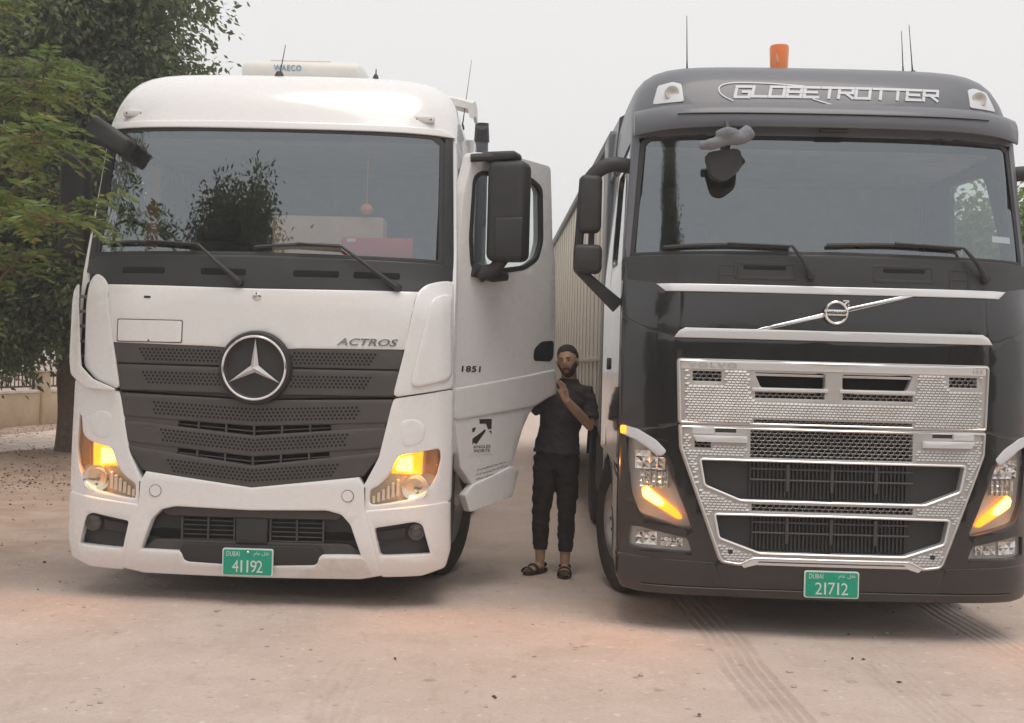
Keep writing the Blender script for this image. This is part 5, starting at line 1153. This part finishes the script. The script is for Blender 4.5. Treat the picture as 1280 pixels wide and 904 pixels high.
tro.tube([(X(.372), .0, .82), (X(.372), .0, .90), (X(.373), .0, 1.0)], [(.158, .112), (.164, .118), (.160, .115)], 20, up=Vector((0, 1, 0)))
for s in (-1, 1):
    hip, kn, an, fd, fs = legs[s]
    tro.tube([hip+Vector((0, 0, .02)), hip*.55+kn*.45+Vector((0, -.012, 0)), kn, kn*.6+an*.4+Vector((0, .015, 0)), an+Vector((0, .004, .15)), an+Vector((0, 0, .105))], [(.098, .104), (.088, .094), (.070, .074), (.065, .070), (.056, .060), (.049, .052)], 16)
to = fuse('joggers', tro, 'trousers', person, .008, 4, .010)
for s in (-1, 1):
    hip, kn, an, fd, fs = legs[s]
    MB().tube([an+Vector((0, .002, .155)), an+Vector((0, 0, .10))], [(.058, .062), (.050, .053)], 18).build('ankle_cuff', 'trousers', to)
    sa = MB(); base = an+fd*.055+Vector((0, 0, -.078)); N = 22; ol = []
    for k in range(N):
        t = 2*math.pi*k/N; a = math.cos(t); b = math.sin(t); wd_ = .050+.008*a; ol.append(base+fd*a*.148+fs*b*wd_)
    sa.add([p for p in ol]+[p+Vector((0, 0, .022)) for p in ol], [tuple(range(N-1, -1, -1)), tuple(N+k for k in range(N))]+[(k, (k+1) % N, N+(k+1) % N, N+k) for k in range(N)])
    so = sa.build('sandal', 'sandal', person, 40)
    for l, hh, wd_ in ((.035, .060, .030), (.105, .042, .034)):
        pts = [base+fd*(l-.0)+fs*(math.cos(R(a))*.052)+Vector((0, 0, .012+hh*math.sin(R(a)))) for a in range(0, 181, 18)]
        MB().tube(pts, [(.006, wd_*.55)]*len(pts), 8, up=fd).build('strap', 'sandal', so)
    pts = [an+Vector((0, 0, -.02))+fs*math.cos(R(a))*.044-fd*math.sin(R(a))*.062 for a in range(0, 181, 18)]
    MB().tube(pts, [(.005, .012)]*len(pts), 6).build('heel_strap', 'sandal', so)
# hair, beard, brows, eyes, mouth
def shell(name, m, keep, grow_, nu=110, nv=90):
    q = MB().ell((0, 0, 0), (.077, .098, .128), nu, nv, headfn); me = bpy.data.meshes.new(name)
    vs_ = []; fs_ = []
    dirs = []
    for i in range(nv+1):
        ph = math.pi*i/nv
        for k in range(nu): t = 2*math.pi*k/nu; dirs.append(Vector((math.sin(ph)*math.cos(t), math.sin(ph)*math.sin(t), math.cos(ph))))
    rnd_ = random.Random(5)
    pts = [head_c+RZ @ (Vector(v)+d*(grow_*min(1, max(0, keep(d)+.04)/(.14 if grow_ < .01 else .5))*(.85+.3*rnd_.random())-.002)) for v, d in zip(q.v, dirs)]; inn = [head_c+RZ @ (Vector(v)-d*.008) for v, d in zip(q.v, dirs)]
    f = [q_ for q_ in q.f if all(keep(dirs[i]) > -.04 for i in q_)]
    mb = MB(); mb.add(pts+inn, f+[tuple(i+len(pts) for i in reversed(q_)) for q_ in f])
    cnt = {}
    for q_ in f:
        for a, b in zip(q_, q_[1:]+q_[:1]): cnt[(a, b)] = 1
    mb.f += [(b, a, a+len(pts), b+len(pts)) for a, b in cnt if (b, a) not in cnt]
    return mb.build(name, m, person, 60)
def hair_m(d):
    top = .60-.30*d.x*d.x; side = -.18 if d.y > .16 else -.18+(.16-d.y)*1.6
    return d.z-max(-.45, min(top, side if d.y > -.62 else top))+.07*mnoise.noise(d*6)+.05*mnoise.noise(d*17)
def beard_m(d):
    jaw = -.72+.95*max(0, abs(d.x)-.22)-d.z; mo = min(.36-abs(d.x), d.z+.52, -.385-d.z); si = min(abs(d.x)-.25, .40-abs(d.x), -.42-d.z)
    return min(max(jaw, mo, si), .10-d.y, -.05-d.z)
shell('hair', 'hair', hair_m, .015)
shell('beard', 'beard', beard_m, .006)
def face(name, m, x, z, rx, ry, rz, out=0):
    d = Vector((x, -math.sqrt(max(0, 1-x*x-z*z)), z)); p = headfn(d, Vector((d.x*.077, d.y*.098, d.z*.128)))
    c = head_c+RZ @ (p+Vector((0, -out, 0))); return MB().ell(c, (rx, ry, rz), 12, 8).build(name, m, person, 180)
for s in (-1, 1):
    e_ = face('eye', 'eye_white', s*.34, .04, .012, .004, .0045, .0); face('eyebrow', 'hair', s*.36, .20, .020, .005, .0045, .002)
    d = Vector((s*.34, -.94, .04)); p = headfn(d, Vector((d.x*.077, d.y*.098, d.z*.128))); MB().ell(head_c+RZ @ (p+Vector((0, -.006, 0))), (.0055, .003, .0055), 10, 6).build('pupil', 'ink', e_, 180)
face('mouth', 'lips', 0, -.55, .022, .006, .007, .002)

# ------------------------------------------------------------------ trees
def leaf_mesh(name, pos, dirv, size, tint, width=.42, seed=1, fold=.25):
    rng = np.random.default_rng(seed); n = len(pos)
    d = dirv/np.maximum(1e-6, np.linalg.norm(dirv, axis=1))[:, None]
    r = rng.normal(size=(n, 3)); s = np.cross(d, r); s /= np.maximum(1e-6, np.linalg.norm(s, axis=1))[:, None]; nn = np.cross(d, s)
    L = size[:, None]; W = L*width*.5
    v = np.empty((n, 4, 3)); v[:, 0] = pos; v[:, 1] = pos+d*L*.45+s*W+nn*W*fold; v[:, 2] = pos+d*L; v[:, 3] = pos+d*L*.45-s*W+nn*W*fold
    me = bpy.data.meshes.new(name); me.vertices.add(n*4); me.vertices.foreach_set('co', v.reshape(-1).astype(np.float32))
    i = np.arange(n)*4; tri = np.stack([i, i+1, i+2, i, i+2, i+3], 1).reshape(-1)
    me.loops.add(n*6); me.loops.foreach_set('vertex_index', tri.astype(np.int32)); me.polygons.add(n*2)
    me.polygons.foreach_set('loop_start', (np.arange(n*2)*3).astype(np.int32))
    at = me.attributes.new('tint', 'FLOAT', 'POINT'); at.data.foreach_set('value', np.repeat(tint, 4).astype(np.float32))
    me.update(calc_edges=True); me.validate(); return me
def limb_paths(base, tips, rng, r0):
    mb = MB(); 
    for t, r in tips:
        b = Vector(base); t = Vector(t); m1 = b.lerp(t, .35)+Vector((rng.normal()*.15, rng.normal()*.15, .25)); m2 = b.lerp(t, .7)+Vector((rng.normal()*.2, rng.normal()*.2, .15))
        pts = smoothpts([b, m1, m2, t], 4); n = len(pts); mb.tube(pts, [r*(1-.85*i/(n-1)) for i in range(n)], 7)
    return mb
def tree(name, label, base, fork_h, ells, nclump, nleaf, lsize, seed, leaf='leaf_dark', trunk_r=.13, group=None, lean=(0, 0), hue=0):
    rng = np.random.default_rng(seed); root = empty(name, base); tag(root, label, 'tree', group)
    fork = Vector((lean[0], lean[1], fork_h))
    tp = smoothpts([(0, 0, -.1), (.05, .02, fork_h*.35), (fork.x*.6-.04, fork.y*.6, fork_h*.7), fork], 4)
    MB().tube([p for p in tp], [trunk_r*(1.35 if i == 0 else 1.12-.35*i/len(tp)) for i in range(len(tp))], 12).build('trunk', 'bark', root, 60)
    cl = []
    w = np.array([e[3]*e[4]*e[5] for e in ells]); w = w/w.sum()
    for k in range(nclump):
        e = ells[rng.choice(len(ells), p=w)]; d = rng.normal(size=3); d /= np.linalg.norm(d); rr = rng.random()**.42
        cl.append((np.array(e[:3])+d*rr*np.array(e[3:6]), rng.uniform(.55, 1.2)))
    tips = [(Vector(cl[i][0]), trunk_r*.42) for i in rng.choice(len(cl), min(16, len(cl)), replace=False)]
    lb = limb_paths(fork, tips, rng, trunk_r*.5)
    for c, s in cl[::3]:
        e = Vector(c); b = fork.lerp(e, .6)+Vector((0, 0, .1)); lb.tube([b, b.lerp(e, .5)+Vector((0, 0, .08)), e], [.018, .012, .005], 5)
    lb.build('limbs', 'bark', root, 60)
    P = []; D = []; S_ = []; T = []
    per = nleaf//nclump
    for c, s in cl:
        m_ = int(per*s); g_ = rng.normal(size=(m_, 3))*np.array([.30, .30, .20])*s; P.append(c+g_); D.append(g_*.8+rng.normal(size=(m_, 3))*.25+np.array([0, 0, -.22]))
        S_.append(lsize*rng.uniform(.6, 1.25, m_)); T.append(np.clip(rng.normal(.42+hue+rng.normal()*.13, .16, m_), 0, .98))
    me = leaf_mesh('crown', np.concatenate(P), np.concatenate(D), np.concatenate(S_), np.concatenate(T), .45, seed)
    link('crown', me, leaf, root, 0)
    return root
tree('shade_tree', 'tall dark leafy tree rising behind the white truck cab, its trunk left of the bumper', (-6.38, 16.2, 0), 2.0,
     [(.3, -.4, 5.2, 1.8, 1.6, 2.4), (-.9, -.2, 4.2, 2.0, 1.8, 2.2), (.3, 0, 2.9, 1.6, 1.5, 1.0), (.6, -.6, 6.1, 1.4, 1.4, 1.6)], 420, 120000, .115, 11, trunk_r=.15, group=None, lean=(.1, 0))
tree('shade_tree', 'dark leafy tree filling the upper left corner beyond the verge', (-9.2, 18.6, 0), 2.1,
     [(0, -.3, 5.0, 2.7, 2.2, 2.9), (.6, -.8, 3.3, 2.0, 1.6, 1.4), (-.5, 0, 7.0, 1.8, 1.8, 1.6), (.5, -.6, 2.2, 2.3, 1.3, .85)], 330, 90000, .13, 12, trunk_r=.17)
tree('low_tree', 'low dark bushy tree in front of the railings at far left', (-7.4, 15.4, 0), 1.15,
     [(-.1, 0, 2.3, 1.2, 1.0, .95), (-.8, .2, 3.2, 1.0, 1.0, 1.0), (.55, .3, 2.2, .9, .8, .75), (-.5, 0, 1.95, 1.2, .8, .55)], 170, 46000, .105, 13, trunk_r=.06)
tree('roadside_tree', 'green tree seen through the side window of the black truck', (6.3, 14.2, 0), 1.3,
     [(0, 0, 2.75, 1.5, 1.4, 1.15)], 130, 26000, .13, 15, leaf='leaf_fresh', trunk_r=.09)
tree('tall_tree', 'tall tree reflected in the windscreen of the white truck', (-6.0, -2.6, 0), 4.6,
     [(0, 0, 8.9, 1.5, 1.4, 2.2), (1.1, .2, 8.0, 1.0, 1.1, 1.3), (.3, 0, 6.8, 1.9, 1.5, .9)], 170, 44000, .15, 17, trunk_r=.16)
# the wooded edge of the lot that faces the trucks (seen in their paint and glass)
rngb = np.random.default_rng(91); cx = rngb.uniform(-26, 26, 420); cy = rngb.normal(-15, 1.3, 420); cz = rngb.uniform(.3, 5.2, 420)+.8*np.sin(cx*.45)
kk = rngb.integers(0, 420, 42000); pp = np.stack([cx[kk], cy[kk], cz[kk]], 1)+rngb.normal(size=(42000, 3))*np.array([.75, .6, .6]); pp[:, 2] = np.abs(pp[:, 2])
tag(link('tree_line', leaf_mesh('tree_line', pp, rngb.normal(size=(42000, 3)), rngb.uniform(.25, .5, 42000), rngb.uniform(.1, .8, 42000), .6, 92), 'leaf_dark', None, 0), 'dark belt of trees across the lot, mirrored in the black paint', 'trees', kind='stuff')
# near tree with feathery leaves, its trunk outside the picture on the left
rng = np.random.default_rng(31)
nt_ = empty('neem_tree', (-4.75, 8.3, 0)); tag(nt_, 'young tree with feathery yellow-green leaves leaning over the white truck corner', 'tree')
MB().tube(smoothpts([(0, 0, -.1), (-.05, .02, .7), (.05, -.02, 1.4), (.12, -.05, 1.9)], 4), [.075, .07, .066, .062, .058, .055, .052, .05, .048, .046, .045, .044, .042], 10).build('trunk', 'bark', nt_, 60)
def nrel(px, py, z):      # metres relative to the trunk base, for a point seen past the truck corner
    return Vector((px+4.75, z-8.3, py))
stems = [[(.12, -.05, 1.9), (.55, -.3, 2.5), (.85, -.6, 3.1), (1.05, -.7, 3.9), (1.1, -.7, 4.4)], [(.1, -.05, 1.7), (.6, -.5, 1.95), (1.0, -.9, 2.35), (1.35, -1.15, 2.62)],
         [(.12, -.05, 1.8), (.7, -.35, 2.6), (1.25, -.85, 2.95), (1.75, -1.2, 2.95)], [(.12, -.05, 1.9), (.3, .0, 2.8), (.55, .1, 3.6), (.75, .1, 4.5)],
         [(.12, -.05, 1.85), (.75, -.1, 2.3), (1.15, -.2, 2.75), (1.3, -.2, 3.3), (1.35, -.2, 3.7)], [(.1, -.05, 1.6), (.55, -.2, 1.75), (1.0, -.35, 2.0), (1.3, -.4, 2.3)], [(1.0, -.9, 2.35), (1.5, -1.1, 2.5), (1.95, -1.25, 2.45)],
         [(.85, -.6, 3.1), (1.1, -.55, 3.25), (1.45, -.6, 3.45)]]
sb = MB(); P = []; D = []; S_ = []; T = []
def sprig(b, d, L, tone):
    d = d.normalized(); n = 7; side = d.cross(Vector((0, 0, 1)));
    side = side.normalized() if side.length > .05 else Vector((1, 0, 0)); up_ = side.cross(d)
    pts = [b+d*L*t+Vector((0, 0, -.45*L*t*t)) for t in [i/n for i in range(n+1)]]
    sb.tube(pts[::2]+[pts[-1]], .0022, 4, cap=False)
    for i in range(1, n+1):
        for s in (-1, 1):
            P.append(pts[i][:]); q = side*s*.85+d*.55+Vector((0, 0, -.25))+Vector(rng.normal(size=3))*.16
            D.append(q[:]); S_.append(L*.30*(1.05-.35*abs(i/n-.45))); T.append(float(np.clip(rng.normal(tone, .10), 0, 1)))
    P.append(pts[-1][:]); D.append((d+Vector((0, 0, -.7)))[:]); S_.append(L*.26); T.append(tone)
for st_ in stems:
    pts = smoothpts(st_, 5); n = len(pts); sb.tube(pts, [.024*(1-.75*i/n) if len(st_) > 3 else .009 for i in range(n)], 7)
    for i in range(n//3, n):
        for k in range(3 if i < n-3 else 8):
            a = rng.uniform(0, 6.28); d = Vector((math.cos(a), math.sin(a)*.8, rng.uniform(-.1, .65))); tone = float(np.clip(rng.normal(.5, .16)+(.34 if rng.random() < .10 else 0), 0, 1))
            o = pts[i]+d*rng.uniform(.0, .22); sb.tube([pts[i], o], .003, 4, cap=False); sprig(o, d, rng.uniform(.22, .36), tone)
sb.build('limbs', 'twig', nt_, 60)
link('crown', leaf_mesh('crown', np.array(P), np.array(D), np.array(S_), np.array(T), .30, 5, .15), 'leaf_fresh', nt_, 0)

# ------------------------------------------------------------------ litter on the ground
rng = np.random.default_rng(77)
n = 1500; x = rng.uniform(-11, -3.1, n); y = rng.uniform(7.5, 26, n); k = rng.random(n) < np.clip((-x-2.6)/3, .12, 1); x, y = x[k], y[k]
x2 = rng.normal(-6.6, 1.3, 2600); y2 = rng.normal(15.6, 1.8, 2600); x3 = rng.normal(-9.8, .7, 1500); y3 = rng.uniform(17, 30, 1500)
x = np.concatenate([x, x2, x3]); y = np.concatenate([y, y2, y3])
ok = (x < -3.05) & ~((x > -3.1) & (y > 7.3)); x, y = x[ok], y[ok]; z = np.array([ground_z(a, b) for a, b in zip(x, y)])+.012
d = rng.normal(size=(len(x), 3))*np.array([1, 1, .25])
me = leaf_mesh('leaf_litter', np.stack([x, y, z], 1), d, rng.uniform(.015, .05, len(x)), rng.uniform(0, 1, len(x)), .5, 9)
tag(link('leaf_litter', me, 'leaf_dry', None, 0), 'dry brown leaves strewn over the verge beside the white truck', 'leaf litter', kind='stuff')
# small stones and crumbs on the sand in front of the trucks
mat('pebble', (.47, .40, .35), .95, var=.4, vscale=30)
pb = MB(); rp = random.Random(4)
for i in range(150):
    xx = rp.uniform(-4, 4.2); yy = rp.uniform(4.1, 9.5); r = rp.choice((.005, .006, .008, .010, .014)) * rp.uniform(.7, 1.2)
    pb.ell((xx, yy, ground_z(xx, yy)+r*.25), (r*rp.uniform(.8, 1.5), r*rp.uniform(.8, 1.3), r*.6), 6, 4)
tag(pb.build('pebbles', 'pebble', None, 60), 'small stones and crumbs scattered on the sand', 'pebbles', kind='stuff')
pl = bpy.data.meshes.new('x')
x = rng.uniform(-3.5, 4, 16); y = rng.uniform(4.2, 7.5, 16); z = np.array([ground_z(a, b) for a, b in zip(x, y)])+.012
me = leaf_mesh('stray_leaves', np.stack([x, y, z], 1), rng.normal(size=(16, 3))*np.array([1, 1, .12]), rng.uniform(.02, .05, 16), rng.uniform(0, .6, 16), .45, 21)
tag(link('stray_leaves', me, 'leaf_dry', None, 0), 'a few dark dry leaves lying on the open sand', 'leaves', kind='stuff')

# ------------------------------------------------------------------ dusty evening air
hz = MB().box(-520, 520, -520, 520, -1.2, 13.5).build('haze', None, None, 0); tag(hz, kind='stuff')
hm_ = bpy.data.materials.new('haze_air'); hm_.use_nodes = True; hn = hm_.node_tree; hn.nodes.clear()
ho = hn.nodes.new('ShaderNodeOutputMaterial'); hv = hn.nodes.new('ShaderNodeVolumePrincipled'); hv.inputs['Density'].default_value = .0042; hv.inputs['Color'].default_value = (.93, .93, .94, 1); hv.inputs['Anisotropy'].default_value = .2
hn.links.new(hv.outputs[0], ho.inputs['Volume']); hz.data.materials.append(hm_)
